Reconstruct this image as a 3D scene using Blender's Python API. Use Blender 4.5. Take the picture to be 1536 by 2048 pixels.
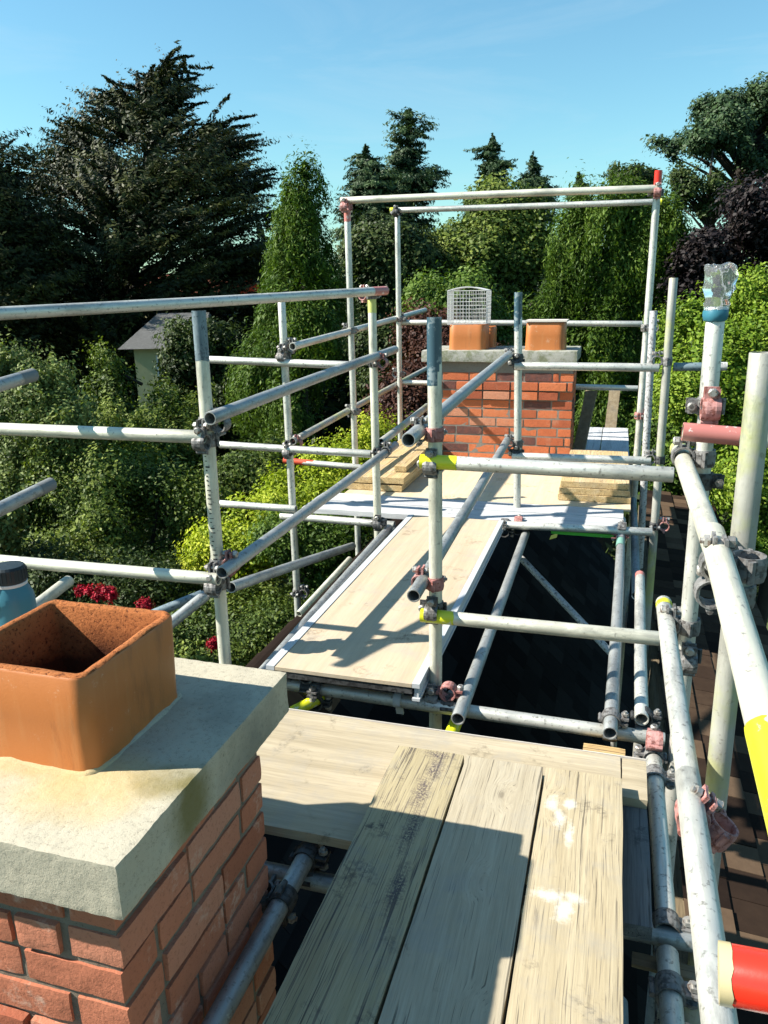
import bpy, bmesh, math, random
import numpy as np
from mathutils import Vector, Matrix, noise
for o in list(bpy.data.objects): bpy.data.objects.remove(o)
R = math.radians
random.seed(7); rng = np.random.default_rng(11)
scn = bpy.context.scene
COL = scn.collection

# ------------------------------------------------------------------ camera
F = 1550.0
dn = Vector((92, 5526, F)).normalized()
yv = Vector((475, -449, F)); yv = (yv - dn * yv.dot(dn)).normalized()
zv = -dn; xv = yv.cross(zv)
M = Matrix((xv, yv, zv))                       # camera (right, down, forward) -> world
def at(px, py, x=None, y=None, z=None, d=None):
    """world point seen at a photo pixel, on a known plane or at a known depth"""
    r = M @ Vector(((px - 768) / F, (py - 1024) / F, 1))
    if x is not None: return r * (x / r.x)
    if y is not None: return r * (y / r.y)
    if z is not None: return r * (z / r.z)
    return r * d
cam = bpy.data.cameras.new('camera'); co = bpy.data.objects.new('camera', cam); COL.objects.link(co)
right, down, fwd = M.col[0], M.col[1], M.col[2]
co.matrix_world = Matrix((right, -down, -fwd)).transposed().to_4x4()
cam.sensor_fit = 'HORIZONTAL'; cam.sensor_width = 36; cam.lens = F / 1536 * 36
cam.clip_start = .05; cam.clip_end = 3000
scn.camera = co
# ------------------------------------------------------------------ light
AZ, EL = R(20), R(40)                          # shadows run towards (cos AZ, sin AZ)
S = Vector((-math.cos(AZ) * math.cos(EL), -math.sin(AZ) * math.cos(EL), math.sin(EL)))
w = bpy.data.worlds.new('World'); scn.world = w; w.use_nodes = True
nt = w.node_tree; bg = nt.nodes['Background']
sk = nt.nodes.new('ShaderNodeTexSky'); sk.sky_type = 'NISHITA'; sk.sun_disc = False
sk.sun_elevation = EL; sk.sun_rotation = math.atan2(S.x, S.y)
sk.air_density = 1.35; sk.dust_density = .3; sk.ozone_density = 1.0; sk.altitude = 50
tn = nt.nodes.new('ShaderNodeMix'); tn.data_type = 'RGBA'; tn.blend_type = 'MULTIPLY'; tn.inputs[0].default_value = 1
tn.inputs[7].default_value = (.76, 1.21, 1.32, 1); nt.links.new(sk.outputs[0], tn.inputs[6])
tcw = nt.nodes.new('ShaderNodeTexCoord'); mpw = nt.nodes.new('ShaderNodeMapping'); mpw.inputs['Scale'].default_value = (1.2, 1.2, 7); mpw.inputs['Rotation'].default_value = (.25, .18, .5)
nzw = nt.nodes.new('ShaderNodeTexNoise'); nzw.inputs['Scale'].default_value = 2.2; nzw.inputs['Detail'].default_value = 8; nzw.inputs['Roughness'].default_value = .62; nzw.inputs['Distortion'].default_value = .8
crw = nt.nodes.new('ShaderNodeValToRGB'); crw.color_ramp.elements[0].position = .5; crw.color_ramp.elements[1].position = .78; crw.color_ramp.elements[1].color = (.22, .22, .22, 1)
wsp = nt.nodes.new('ShaderNodeMix'); wsp.data_type = 'RGBA'
nt.links.new(tcw.outputs['Generated'], mpw.inputs[0]); nt.links.new(mpw.outputs[0], nzw.inputs['Vector']); nt.links.new(nzw.outputs['Fac'], crw.inputs[0])
nt.links.new(crw.outputs[0], wsp.inputs[0]); nt.links.new(tn.outputs[2], wsp.inputs[6]); wsp.inputs[7].default_value = (5.2, 6.6, 7.4, 1)
nt.links.new(wsp.outputs[2], bg.inputs[0]); bg.inputs[1].default_value = .054
sl = bpy.data.lights.new('sun', 'SUN'); sl.energy = 5.0; sl.angle = R(.55); sl.color = (1, .945, .84)
so = bpy.data.objects.new('sun', sl); COL.objects.link(so)
so.rotation_euler = S.to_track_quat('Z', 'Y').to_euler()
vs = scn.view_settings; vs.view_transform = 'Standard'; vs.look = 'None'; vs.exposure = 1.30; vs.gamma = 1

# ------------------------------------------------------------------ helpers
def tag(o, label=None, cat=None, group=None, kind=None):
    if label: o['label'] = label
    if cat: o['category'] = cat
    if group: o['group'] = group
    if kind: o['kind'] = kind
    return o
def empty(name, loc=(0, 0, 0)):
    o = bpy.data.objects.new(name, None); COL.objects.link(o); o.location = loc; o.empty_display_size = .1
    return o
def link(name, me, mat=None, parent=None):
    o = bpy.data.objects.new(name, me); COL.objects.link(o)
    if mat and not me.materials: me.materials.append(mat)
    if parent: o.parent = parent
    return o
def fin(name, bm, mat, parent=None, smooth=False, loc=None):
    bmesh.ops.recalc_face_normals(bm, faces=bm.faces)
    me = bpy.data.meshes.new(name); bm.to_mesh(me); bm.free()
    if smooth:
        me.polygons.foreach_set('use_smooth', [True] * len(me.polygons))
    o = link(name, me, mat, parent)
    if loc is not None: o.location = loc
    return o
def smooth_by_angle(o, deg=35):
    me = o.data
    me.polygons.foreach_set('use_smooth', [True] * len(me.polygons))
    try: me.set_sharp_from_angle(angle=R(deg))
    except Exception: pass

def box(bm, lo, hi, n=(1, 1, 1), disp=0, freq=20, rnd=0, seed=0, mtx=None):
    """subdivided box with rounded, noisy faces"""
    lo = Vector(lo); hi = Vector(hi); c = (lo + hi) / 2; h = (hi - lo) / 2
    vs_ = {}
    def V(i, j, k):
        key = (i, j, k)
        if key not in vs_:
            p = Vector((lo.x + (hi.x - lo.x) * i / n[0], lo.y + (hi.y - lo.y) * j / n[1], lo.z + (hi.z - lo.z) * k / n[2]))
            if rnd:
                q = p - c; inner = Vector((max(h.x - rnd, 0), max(h.y - rnd, 0), max(h.z - rnd, 0)))
                cl = Vector((max(-inner.x, min(inner.x, q.x)), max(-inner.y, min(inner.y, q.y)), max(-inner.z, min(inner.z, q.z))))
                dd = q - cl
                if dd.length > 1e-9: p = c + cl + dd.normalized() * min(rnd, dd.length)
            if disp:
                s = Vector((seed * 3.1, seed * 1.7, seed * 5.3))
                p = p + noise.noise_vector(p * freq + s) * disp
            if mtx: p = mtx @ p
            vs_[key] = bm.verts.new(p)
        return vs_[key]
    fs = []
    a, b, d = n
    for i in range(a):
        for j in range(b):
            fs.append(bm.faces.new((V(i, j, 0), V(i, j + 1, 0), V(i + 1, j + 1, 0), V(i + 1, j, 0))))
            fs.append(bm.faces.new((V(i, j, d), V(i + 1, j, d), V(i + 1, j + 1, d), V(i, j + 1, d))))
    for i in range(a):
        for k in range(d):
            fs.append(bm.faces.new((V(i, 0, k), V(i + 1, 0, k), V(i + 1, 0, k + 1), V(i, 0, k + 1))))
            fs.append(bm.faces.new((V(i, b, k), V(i, b, k + 1), V(i + 1, b, k + 1), V(i + 1, b, k))))
    for j in range(b):
        for k in range(d):
            fs.append(bm.faces.new((V(0, j, k), V(0, j, k + 1), V(0, j + 1, k + 1), V(0, j + 1, k))))
            fs.append(bm.faces.new((V(a, j, k), V(a, j + 1, k), V(a, j + 1, k + 1), V(a, j, k + 1))))
    return fs
def cyl(bm, p0, p1, r0, r1=None, seg=12, cap=True):
    p0 = Vector(p0); p1 = Vector(p1); r1 = r0 if r1 is None else r1
    q = (p1 - p0).to_track_quat('Z', 'Y')
    A = [bm.verts.new(p0 + q @ Vector((math.cos(t) * r0, math.sin(t) * r0, 0))) for t in [2 * math.pi * i / seg for i in range(seg)]]
    B = [bm.verts.new(p1 + q @ Vector((math.cos(t) * r1, math.sin(t) * r1, 0))) for t in [2 * math.pi * i / seg for i in range(seg)]]
    for i in range(seg): bm.faces.new((A[i], A[(i + 1) % seg], B[(i + 1) % seg], B[i]))
    if cap: bm.faces.new(A[::-1]); bm.faces.new(B)
def path(bm, pts, rad, seg=8):
    """tapering tube through points"""
    rings = []
    for i, p in enumerate(pts):
        p = Vector(p); a = Vector(pts[max(i - 1, 0)]); b = Vector(pts[min(i + 1, len(pts) - 1)])
        q = (b - a).to_track_quat('Z', 'Y'); r = rad[i] if isinstance(rad, (list, tuple)) else rad
        rings.append([bm.verts.new(p + q @ Vector((math.cos(t) * r, math.sin(t) * r, 0))) for t in [2 * math.pi * k / seg for k in range(seg)]])
    for u, v in zip(rings, rings[1:]):
        for k in range(seg): bm.faces.new((u[k], u[(k + 1) % seg], v[(k + 1) % seg], v[k]))
    bm.faces.new(rings[0][::-1]); bm.faces.new(rings[-1])
def rings(bm, prof, seg=24, closed=False):
    """lathe about z: prof = [(r,z),...]"""
    rs = []
    for r, z in prof:
        rs.append([bm.verts.new((math.cos(2 * math.pi * k / seg) * r, math.sin(2 * math.pi * k / seg) * r, z)) for k in range(seg)])
    prs = list(zip(rs, rs[1:]))
    if closed: prs.append((rs[-1], rs[0]))
    for u, v in prs:
        for k in range(seg): bm.faces.new((u[k], u[(k + 1) % seg], v[(k + 1) % seg], v[k]))
    return rs

# ------------------------------------------------------------------ materials
class N:
    def __init__(s, name):
        s.m = bpy.data.materials.new(name); s.m.use_nodes = True; s.t = s.m.node_tree
        s.b = s.t.nodes['Principled BSDF']; s.out = s.t.nodes['Material Output']
    def n(s, typ, **k):
        nd = s.t.nodes.new('ShaderNode' + typ)
        for a, b in k.items():
            if isinstance(b, tuple) and a[0] == '_': pass
            setattr(nd, a, b)
        return nd
    def L(s, a, b): s.t.links.new(a, b)
    def coord(s, scale=(1, 1, 1), rand=True, kind='Object'):
        tc = s.n('TexCoord'); mp = s.n('Mapping'); s.L(tc.outputs[kind], mp.inputs[0]); mp.inputs['Scale'].default_value = scale
        if rand:
            oi = s.n('ObjectInfo'); mm = s.n('Math', operation='MULTIPLY'); s.L(oi.outputs['Random'], mm.inputs[0]); mm.inputs[1].default_value = 37
            cx = s.n('CombineXYZ'); s.L(mm.outputs[0], cx.inputs[0]); s.L(mm.outputs[0], cx.inputs[2]); s.L(cx.outputs[0], mp.inputs['Location'])
        return mp.outputs[0]
    def noise(s, v, scale=5, detail=6, rough=.6, dist=0):
        nd = s.n('TexNoise'); s.L(v, nd.inputs['Vector']); nd.inputs['Scale'].default_value = scale
        nd.inputs['Detail'].default_value = detail; nd.inputs['Roughness'].default_value = rough; nd.inputs['Distortion'].default_value = dist
        return nd.outputs['Fac']
    def ramp(s, fac, stops, interp='LINEAR'):
        nd = s.n('ValToRGB'); s.L(fac, nd.inputs[0]); cr = nd.color_ramp; cr.interpolation = interp
        while len(cr.elements) < len(stops): cr.elements.new(.5)
        for e, (p, c) in zip(cr.elements, stops):
            e.position = p; e.color = (*c, 1) if len(c) == 3 else c
        return nd.outputs[0]
    def mix(s, fac, a, b, mode='MIX'):
        nd = s.n('Mix', data_type='RGBA', blend_type=mode)
        for sock, v in ((nd.inputs[0], fac), (nd.inputs[6], a), (nd.inputs[7], b)):
            if hasattr(v, 'is_output'): s.L(v, sock)
            elif isinstance(v, (int, float)): sock.default_value = v
            else: sock.default_value = (*v, 1)
        return nd.outputs[2]
    def math(s, op, a, b=None):
        nd = s.n('Math', operation=op)
        for i, v in enumerate((a, b)):
            if v is None: continue
            if hasattr(v, 'is_output'): s.L(v, nd.inputs[i])
            else: nd.inputs[i].default_value = v
        return nd.outputs[0]
    def bump(s, h, strength=.4, dist=.01):
        nd = s.n('Bump'); s.L(h, nd.inputs['Height']); nd.inputs['Strength'].default_value = strength; nd.inputs['Distance'].default_value = dist
        s.L(nd.outputs[0], s.b.inputs['Normal'])
    def set(s, col=None, rough=.6, metal=0, spec=None):
        if col is not None:
            if hasattr(col, 'is_output'): s.L(col, s.b.inputs['Base Color'])
            else: s.b.inputs['Base Color'].default_value = (*col, 1)
        if hasattr(rough, 'is_output'): s.L(rough, s.b.inputs['Roughness'])
        else: s.b.inputs['Roughness'].default_value = rough
        s.b.inputs['Metallic'].default_value = metal
        if spec is not None: s.b.inputs['Specular IOR Level'].default_value = spec
        return s.m
MAT = {}
BK = lambda v: (v, v, v)
def galv(name, c1, c2, stain=(.2, .19, .17), metal=.35, rough=.42, moss=None, spots=0.62):
    n = N(name); v = n.coord((1, 1, 1)); vs2 = n.coord((1, 1, .12))
    a = n.noise(v, 9, 5, .6); b = n.noise(vs2, 60, 4, .7); c = n.noise(v, 70, 3, .6)
    col = n.mix(a, c1, c2)
    col = n.mix(n.ramp(b, [(.5, BK(0)), (.75, BK(.45))]), col, stain)
    col = n.mix(n.ramp(c, [(spots, BK(0)), (spots + .1, BK(.8))]), col, stain)
    if moss:
        d = n.noise(v, 3.2, 5, .65); col = n.mix(n.ramp(d, [(.50, BK(0)), (.64, BK(.75))]), col, moss)
    e = n.noise(n.coord((1, 1, .35)), 5.5, 7, .75); col = n.mix(n.ramp(e, [(.52, BK(0)), (.62, BK(.55))]), col, tuple(x * .5 for x in c1))
    f_ = n.noise(v, 13, 8, .8); col = n.mix(n.ramp(f_, [(.66, BK(0)), (.69, BK(.8))]), col, tuple(min(.8, x * 1.4) for x in c2))
    n.bump(n.math('ADD', c, b), .3, .002)
    MAT[name] = n.set(col, n.ramp(a, [(.3, BK(rough)), (.8, BK(rough + .25))]), metal)
galv('galvanised', (.45, .45, .42), (.70, .685, .61), metal=.6, spots=.58)
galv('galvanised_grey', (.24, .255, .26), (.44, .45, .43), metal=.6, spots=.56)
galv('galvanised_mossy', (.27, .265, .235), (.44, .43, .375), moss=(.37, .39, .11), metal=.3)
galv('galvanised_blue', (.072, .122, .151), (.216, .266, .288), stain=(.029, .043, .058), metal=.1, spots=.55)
galv('galvanised_cream', (.47, .46, .375), (.68, .66, .55), metal=.4)
galv('old_white', (.302, .302, .302), (.518, .511, .504), stain=(.058, .050, .050), metal=.05, spots=.52)
galv('coupler_metal', (.115, .112, .108), (.302, .295, .288), stain=(.050, .043, .040), metal=.45, rough=.5, spots=.5)
galv('coupler_dark', (.029, .029, .030), (.122, .122, .122), stain=(.014, .014, .014), metal=.4, rough=.5, spots=.5)
galv('coupler_red', (.324, .086, .072), (.446, .288, .274), stain=(.158, .043, .029), metal=.1, rough=.55, spots=.5)
galv('bolt_metal', (.252, .245, .230), (.446, .432, .403), stain=(.115, .058, .036), metal=.6, rough=.4, spots=.55)
def paint(name, c, chip=(.6, .6, .56), rough=.35, amt=.66):
    n = N(name); v = n.coord(); a = n.noise(v, 22, 6, .7); b = n.noise(v, 5, 3, .5)
    col = n.mix(b, tuple(x * .8 for x in c), tuple(min(1, x * 1.1) for x in c))
    col = n.mix(n.ramp(a, [(amt, BK(0)), (amt + .05, BK(.8))]), col, chip)
    n.bump(a, .15, .002); MAT[name] = n.set(col, rough)
paint('yellow_paint', (.56, .57, .018), amt=.585); paint('red_paint', (.562, .025, .011), rough=.25, amt=.72, chip=(.612, .216, .144))
paint('faded_red_paint', (.446, .158, .137), amt=.6); paint('green_paint', (.086, .432, .043)); paint('orange_red_paint', (.540, .072, .029))
paint('pale_yellow_paint', (.490, .518, .158)); paint('cream_paint', (.518, .432, .245)); paint('dark_blue_paint', (.036, .079, .108), amt=.53, chip=(.216, .259, .274))
paint('green_tape', (.180, .360, .288))
MAT['black_rubber'] = N('black_rubber').set((.015, .015, .015), .6)

def wood(name, c1, c2, c3, dark=(.05, .045, .04), gs=1.0, knots=True, cr=.64, rough=.8, white=False, sap=None, bump=.35, cs=.75, blotch=.6, spots=(), spotcol=(.60, .585, .54), gf=.35, samt=.6, sgrit=0):
    """long axis = local Y"""
    n = N(name)
    v = n.coord((1, 1, 1)); 
    # gentle warp of the grain
    wv = n.n('TexNoise'); n.L(v, wv.inputs['Vector']); wv.inputs['Scale'].default_value = 2.6; wv.inputs['Detail'].default_value = 2
    sb = n.n('VectorMath', operation='SUBTRACT'); n.L(wv.outputs['Color'], sb.inputs[0]); sb.inputs[1].default_value = (.5, .5, .5)
    sc = n.n('VectorMath', operation='MULTIPLY'); n.L(sb.outputs[0], sc.inputs[0]); sc.inputs[1].default_value = (.016, .0, .01)
    ad = n.n('VectorMath', operation='ADD'); n.L(v, ad.inputs[0]); n.L(sc.outputs[0], ad.inputs[1])
    vv = ad.outputs[0]
    if knots:
        vo = n.n('TexVoronoi'); mk = n.n('Mapping'); n.L(v, mk.inputs[0]); mk.inputs['Scale'].default_value = (6.2, 3.0, 2); n.L(mk.outputs[0], vo.inputs['Vector']); vo.inputs['Scale'].default_value = 1
        kd = n.ramp(vo.outputs['Distance'], [(.0, BK(1)), (.12, BK(.6)), (.28, BK(0))], 'EASE')
        km = n.n('VectorMath', operation='MULTIPLY'); n.L(kd, km.inputs[0]); km.inputs[1].default_value = (.028, 0, .01)
        a2 = n.n('VectorMath', operation='ADD'); n.L(vv, a2.inputs[0]); n.L(km.outputs[0], a2.inputs[1]); vv = a2.outputs[0]
        kdark = n.ramp(vo.outputs['Distance'], [(.03, BK(.6)), (.06, BK(.10)), (.12, BK(0))])
    def mp(scale):
        m = n.n('Mapping'); n.L(vv, m.inputs[0]); m.inputs['Scale'].default_value = scale; return m.outputs[0]
    g1 = n.noise(mp((26 * gs, .8, 26 * gs)), 1.0, 8, .7)
    g2 = n.noise(mp((260 * gs, 6, 260 * gs)), 1.0, 5, .7)
    g3 = n.noise(mp((120 * gs, 2.0, 120 * gs)), 1.0, 3, .55)
    big = n.noise(v, 3.0, 4, .6)
    col = n.ramp(g1, [(.3, c1), (.52, c2), (.72, c3)])
    col = n.mix(n.ramp(g2, [(.35, BK(gf)), (.6, BK(0))]), col, tuple(x * .5 for x in c1))
    if sap: col = n.mix(n.ramp(big, [(.45, BK(0)), (.62, BK(.75))]), col, sap)
    crk = n.ramp(g3, [(cr, BK(0)), (cr + .035, BK(cs))])
    col = n.mix(crk, col, dark)
    grit = n.noise(v, 55, 6, .75)
    patch = n.math('MULTIPLY', n.ramp(n.noise(v, 5.5, 5, .65, .4), [(blotch, BK(0)), (blotch + .1, BK(1))]), n.ramp(grit, [(.46, BK(0)), (.56, BK(.8))]))
    col = n.mix(patch, col, dark)
    if knots: col = n.mix(kdark, col, tuple(x * 1.6 for x in dark))
    if white:
        wn = n.ramp(n.noise(v, 3.3, 7, .75), [(.665, BK(0)), (.70, BK(.85))]); col = n.mix(wn, col, (.8, .8, .78))
    g4 = n.noise(mp((330 * gs, 5, 330 * gs)), 1.0, 2, .5)
    col = n.mix(n.ramp(g4, [(cr - .03, BK(0)), (cr + .02, BK(cs * .8))]), col, tuple(x * 1.3 for x in dark))
    col = n.mix(n.ramp(n.noise(v, 7, 6, .7), [(.5, BK(0)), (.75, BK(.5))]), col, tuple(sum(c2) / 3 * q for q in (.78, .76, .72)))
    if spots:
        raw = n.coord(rand=False); acc = None
        for (sx, sy, rx, ry) in spots:
            a_ = n.n('VectorMath', operation='SUBTRACT'); n.L(raw, a_.inputs[0]); a_.inputs[1].default_value = (sx, sy, 0)
            b_ = n.n('VectorMath', operation='MULTIPLY'); n.L(a_.outputs[0], b_.inputs[0]); b_.inputs[1].default_value = (1 / rx, 1 / ry, 0)
            c_ = n.n('VectorMath', operation='LENGTH'); n.L(b_.outputs[0], c_.inputs[0])
            acc = c_.outputs['Value'] if acc is None else n.math('MINIMUM', acc, c_.outputs['Value'])
        f5 = n.math('ADD', acc, n.math('MULTIPLY', n.math('SUBTRACT', n.noise(raw, 30, 8, .8), .5), 2.6))
        sm_ = n.ramp(f5, [(.2, BK(samt)), (1.2, BK(0))])
        if sgrit: sm_ = n.math('MULTIPLY', sm_, n.ramp(n.noise(raw, 170, 5, .7), [(.44, BK(0)), (.52, BK(1))]))
        col = n.mix(sm_, col, spotcol)
    h = n.math('SUBTRACT', n.math('ADD', g1, n.math('MULTIPLY', g2, .5)), n.math('MULTIPLY', crk, .8))
    n.bump(h, bump, .004)
    MAT[name] = n.set(col, rough, 0, .25)
wood('plank_wood', (0.317, 0.255, 0.157), (0.376, 0.312, 0.204), (0.428, 0.362, 0.246), dark=(.061, .050, .040), spots=((-.072, .64, .02, .04), (-.05, .585, .018, .05), (-.022, .525, .014, .05), (-.03, .645, .02, .03), (-.05, .31, .05, .025), (-.02, .275, .025, .05), (.0, .315, .03, .02)))
wood('plank_wood_dark', (0.293, 0.239, 0.136), (0.348, 0.289, 0.175), (0.396, 0.336, 0.215), dark=(.040, .032, .036), cr=.61, blotch=.50, spots=((.03, .78, .05, .03), (.03, .71, .03, .08), (.02, .60, .028, .11), (.03, .45, .025, .12), (.05, .25, .025, .10)), spotcol=(.075, .058, .062), samt=.95, sgrit=1)
wood('plank_wood_pale', (0.325, 0.274, 0.192), (0.368, 0.316, 0.228), (0.410, 0.362, 0.272), dark=(.079, .065, .047), cr=.66)
wood('deck_wood', (0.293, 0.241, 0.159), (0.372, 0.312, 0.216), (0.439, 0.375, 0.273), dark=(.158, .130, .086), knots=False, gs=.6, cr=.72, bump=.15, gf=.30, blotch=.56)
wood('ply_wood', (0.368, 0.288, 0.195), (0.436, 0.351, 0.246), (0.477, 0.388, 0.280), dark=(.180, .130, .086), knots=False, gs=.6, cr=.80, bump=.06, gf=.14, blotch=.57)
wood('ply_wood_bright', (0.458, 0.361, 0.231), (0.535, 0.432, 0.291), (0.579, 0.483, 0.338), dark=(.216, .158, .086), knots=False, gs=.5, cr=.8, bump=.06, gf=.14, blotch=.57)
wood('white_board', (.360, .367, .374), (.475, .475, .482), (.576, .576, .569), dark=(.158, .166, .180), knots=False, gs=.8, cr=.60, bump=.2, cs=.45)
wood('shaded_deck_board', (.072, .076, .079), (.122, .126, .130), (.173, .173, .169), dark=(.022, .022, .022), knots=False)  # dark tones stand in for shadow on the deck's right end
wood('lumber_wood', (0.374, 0.251, 0.113), (0.524, 0.380, 0.190), (0.617, 0.484, 0.294), dark=(.101, .061, .029), knots=True, cr=.6)
wood('fence_wood', (.115, .086, .050), (.194, .151, .094), (.259, .216, .144), dark=(.022, .018, .014), knots=False)

def concrete(name, c1, c2, stain=None, lich=None):
    n = N(name); v = n.coord(rand=False)
    a = n.noise(v, 6, 8, .65); b = n.noise(v, 420, 3, .8); c = n.noise(v, 90, 6, .7)
    col = n.mix(a, c1, c2); col = n.mix(n.ramp(n.math('ADD', n.math('MULTIPLY', b, .5), n.math('MULTIPLY', c, .5)), [(.36, BK(.75)), (.47, BK(0))]), col, tuple(x * .35 for x in c1))
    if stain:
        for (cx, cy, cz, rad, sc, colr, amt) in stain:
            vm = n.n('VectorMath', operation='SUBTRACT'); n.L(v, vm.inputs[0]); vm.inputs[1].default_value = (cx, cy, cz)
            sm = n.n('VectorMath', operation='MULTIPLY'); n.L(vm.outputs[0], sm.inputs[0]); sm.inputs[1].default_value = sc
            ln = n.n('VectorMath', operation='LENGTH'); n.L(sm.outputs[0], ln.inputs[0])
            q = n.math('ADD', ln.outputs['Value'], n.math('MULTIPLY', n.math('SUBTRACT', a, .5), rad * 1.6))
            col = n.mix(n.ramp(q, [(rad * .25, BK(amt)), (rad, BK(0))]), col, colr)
    if lich:
        d = n.noise(v, 11, 7, .72); col = n.mix(n.ramp(d, [(.47, BK(0)), (.6, BK(.75))]), col, lich)
    n.bump(n.math('ADD', n.math('MULTIPLY', b, .5), c), .5, .004)
    MAT[name] = n.set(col, .92, 0, .2)
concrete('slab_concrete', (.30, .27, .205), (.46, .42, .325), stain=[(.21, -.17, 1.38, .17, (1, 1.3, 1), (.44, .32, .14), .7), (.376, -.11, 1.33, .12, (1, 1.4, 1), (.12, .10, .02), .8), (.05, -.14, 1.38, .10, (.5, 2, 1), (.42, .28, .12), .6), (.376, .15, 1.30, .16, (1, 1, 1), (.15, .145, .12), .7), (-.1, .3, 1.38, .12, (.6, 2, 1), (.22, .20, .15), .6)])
concrete('far_slab_concrete', (.245, .245, .216), (.403, .396, .360), lich=(.122, .137, .065))
concrete('mortar', (.144, .130, .112), (.238, .216, .187)); concrete('dark_mortar', (.09, .072, .055), (.26, .21, .16))

def brick_mat(name, stops, spot=.5, dust=(.45, .28, .19), pores=.65):
    n = N(name); v = n.coord(rand=False)
    at_ = n.n('Attribute'); at_.attribute_name = 'tint'
    a = n.noise(v, 25, 6, .65); b = n.noise(v, 140, 5, .7)
    f = n.math('ADD', at_.outputs['Fac'], n.math('MULTIPLY', n.math('SUBTRACT', a, .5), .22))
    col = n.ramp(f, stops)
    col = n.mix(n.ramp(b, [(.36, BK(pores)), (.46, BK(0))]), col, tuple(x * .3 for x in stops[0][1]))
    col = n.mix(n.ramp(n.noise(v, 9, 8, .75), [(.56, BK(0)), (.66, BK(spot))]), col, dust)
    n.bump(n.math('ADD', a, n.math('MULTIPLY', b, .5)), .7, .004)
    MAT[name] = n.set(col, .85, 0, .25)
brick_mat('near_brick', [(.0, (.27, .080, .042)), (.5, (.40, .14, .078)), (1, (.45, .20, .13))], dust=(.50, .33, .25), spot=.75, pores=.35)
brick_mat('far_brick', [(.0, (.10, .05, .045)), (.16, (.27, .07, .035)), (.5, (.46, .125, .05)), (.85, (.50, .155, .065)), (1, (.46, .20, .12))], spot=.25, pores=.5)

def clay():
    n = N('terracotta'); v = n.coord(rand=False); vs2 = n.coord((1, 1, .15), rand=False)
    a = n.noise(v, 5, 5, .6); b = n.noise(v, 220, 4, .7); c = n.noise(vs2, 40, 3, .5)
    col = n.mix(a, (.36, .112, .026), (.43, .145, .036)); col = n.mix(n.ramp(c, [(.55, BK(0)), (.75, BK(.3))]), col, (.45, .21, .08))
    dd_ = n.noise(vs2, 11, 7, .75); col = n.mix(n.ramp(dd_, [(.56, BK(0)), (.66, BK(.4))]), col, (.13, .05, .02))
    ee_ = n.noise(v, 16, 8, .8); col = n.mix(n.ramp(ee_, [(.60, BK(0)), (.66, BK(.45))]), col, (.50, .33, .22))
    n.bump(n.math('ADD', b, c), .2, .002); MAT['terracotta'] = n.set(col, .48, 0, .45)
    n = N('rough_terracotta'); v = n.coord(rand=False)
    a = n.noise(v, 120, 6, .75); b = n.noise(v, 9, 5, .6)
    col = n.mix(b, (.360, .108, .036), (.461, .180, .065)); col = n.mix(n.ramp(a, [(.36, BK(.9)), (.47, BK(0))]), col, (.065, .018, .011))
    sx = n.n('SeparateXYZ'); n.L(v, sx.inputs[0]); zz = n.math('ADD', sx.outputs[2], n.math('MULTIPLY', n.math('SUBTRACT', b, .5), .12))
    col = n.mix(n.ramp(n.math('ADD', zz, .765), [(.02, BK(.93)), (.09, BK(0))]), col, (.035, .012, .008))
    n.bump(a, 1.0, .008); MAT['rough_terracotta'] = n.set(col, .95, 0, .1)
clay()

def leaf(name, stops, trans=.3, rough=.55):
    n = N(name); at_ = n.n('Attribute'); at_.attribute_name = 'tint'
    col = n.ramp(at_.outputs['Fac'], stops); n.set(col, rough, 0, .18)
    tr = n.n('BsdfTranslucent'); n.L(n.mix(1.0, col, (.9, 1.0, .35), 'MULTIPLY'), tr.inputs[0])
    ms = n.n('MixShader'); ms.inputs[0].default_value = trans
    n.L(n.b.outputs[0], ms.inputs[1]); n.L(tr.outputs[0], ms.inputs[2]); n.L(ms.outputs[0], n.out.inputs[0])
    MAT[name] = n.m
leaf('cypress_leaves', [(0, (.005, .009, .004)), (.5, (.018, .026, .008)), (1, (.070, .078, .018))], .1)
leaf('dark_leaves', [(0, (.007, .015, .005)), (.5, (.025, .043, .010)), (1, (.08, .11, .025))], .18)
leaf('conifer_leaves', [(0, (.012, .026, .014)), (.5, (.032, .062, .026)), (1, (.075, .12, .045))], .15)
leaf('green_leaves', [(0, (.016, .036, .006)), (.5, (.055, .105, .014)), (1, (.15, .22, .035))], .3)
leaf('mid_leaves', [(0, (.012, .026, .006)), (.5, (.060, .096, .016)), (1, (.22, .27, .05))], .25)
leaf('olive_leaves', [(0, (.018, .03, .008)), (.5, (.085, .12, .03)), (1, (.28, .33, .11))], .25)
leaf('lime_leaves', [(0, (.07, .12, .006)), (.5, (.26, .33, .018)), (1, (.50, .52, .05))], .35)
leaf('hedge_leaves', [(0, (.03, .075, .006)), (.5, (.12, .20, .014)), (1, (.30, .38, .045))], .32)
leaf('purple_leaves', [(0, (.004, .003, .004)), (.5, (.012, .008, .009)), (1, (.032, .023, .020))], .1)
leaf('copper_leaves', [(0, (.02, .008, .006)), (.5, (.055, .02, .013)), (1, (.11, .05, .028))], .2)
leaf('red_petals', [(0, (.16, .003, .012)), (.5, (.34, .006, .022)), (1, (.55, .02, .05))], .2)
def simple(name, c1, c2, scale=6, rough=.85, bump=.4, bd=.01):
    n = N(name); v = n.coord(rand=False); a = n.noise(v, scale, 8, .65); n.bump(a, bump, bd); MAT[name] = n.set(n.mix(a, c1, c2), rough, 0, .25)
simple('bark', (.014, .012, .009), (.043, .036, .027), 8); simple('pale_bark', (.072, .061, .047), (.158, .137, .108), 8)
simple('ground_soil', (.014, .022, .009), (.036, .043, .018), .8)
simple('pale_render', (.26, .25, .13), (.42, .40, .22), 3); simple('cottage_roof', (.115, .115, .115), (.245, .245, .238), 12)
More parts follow.
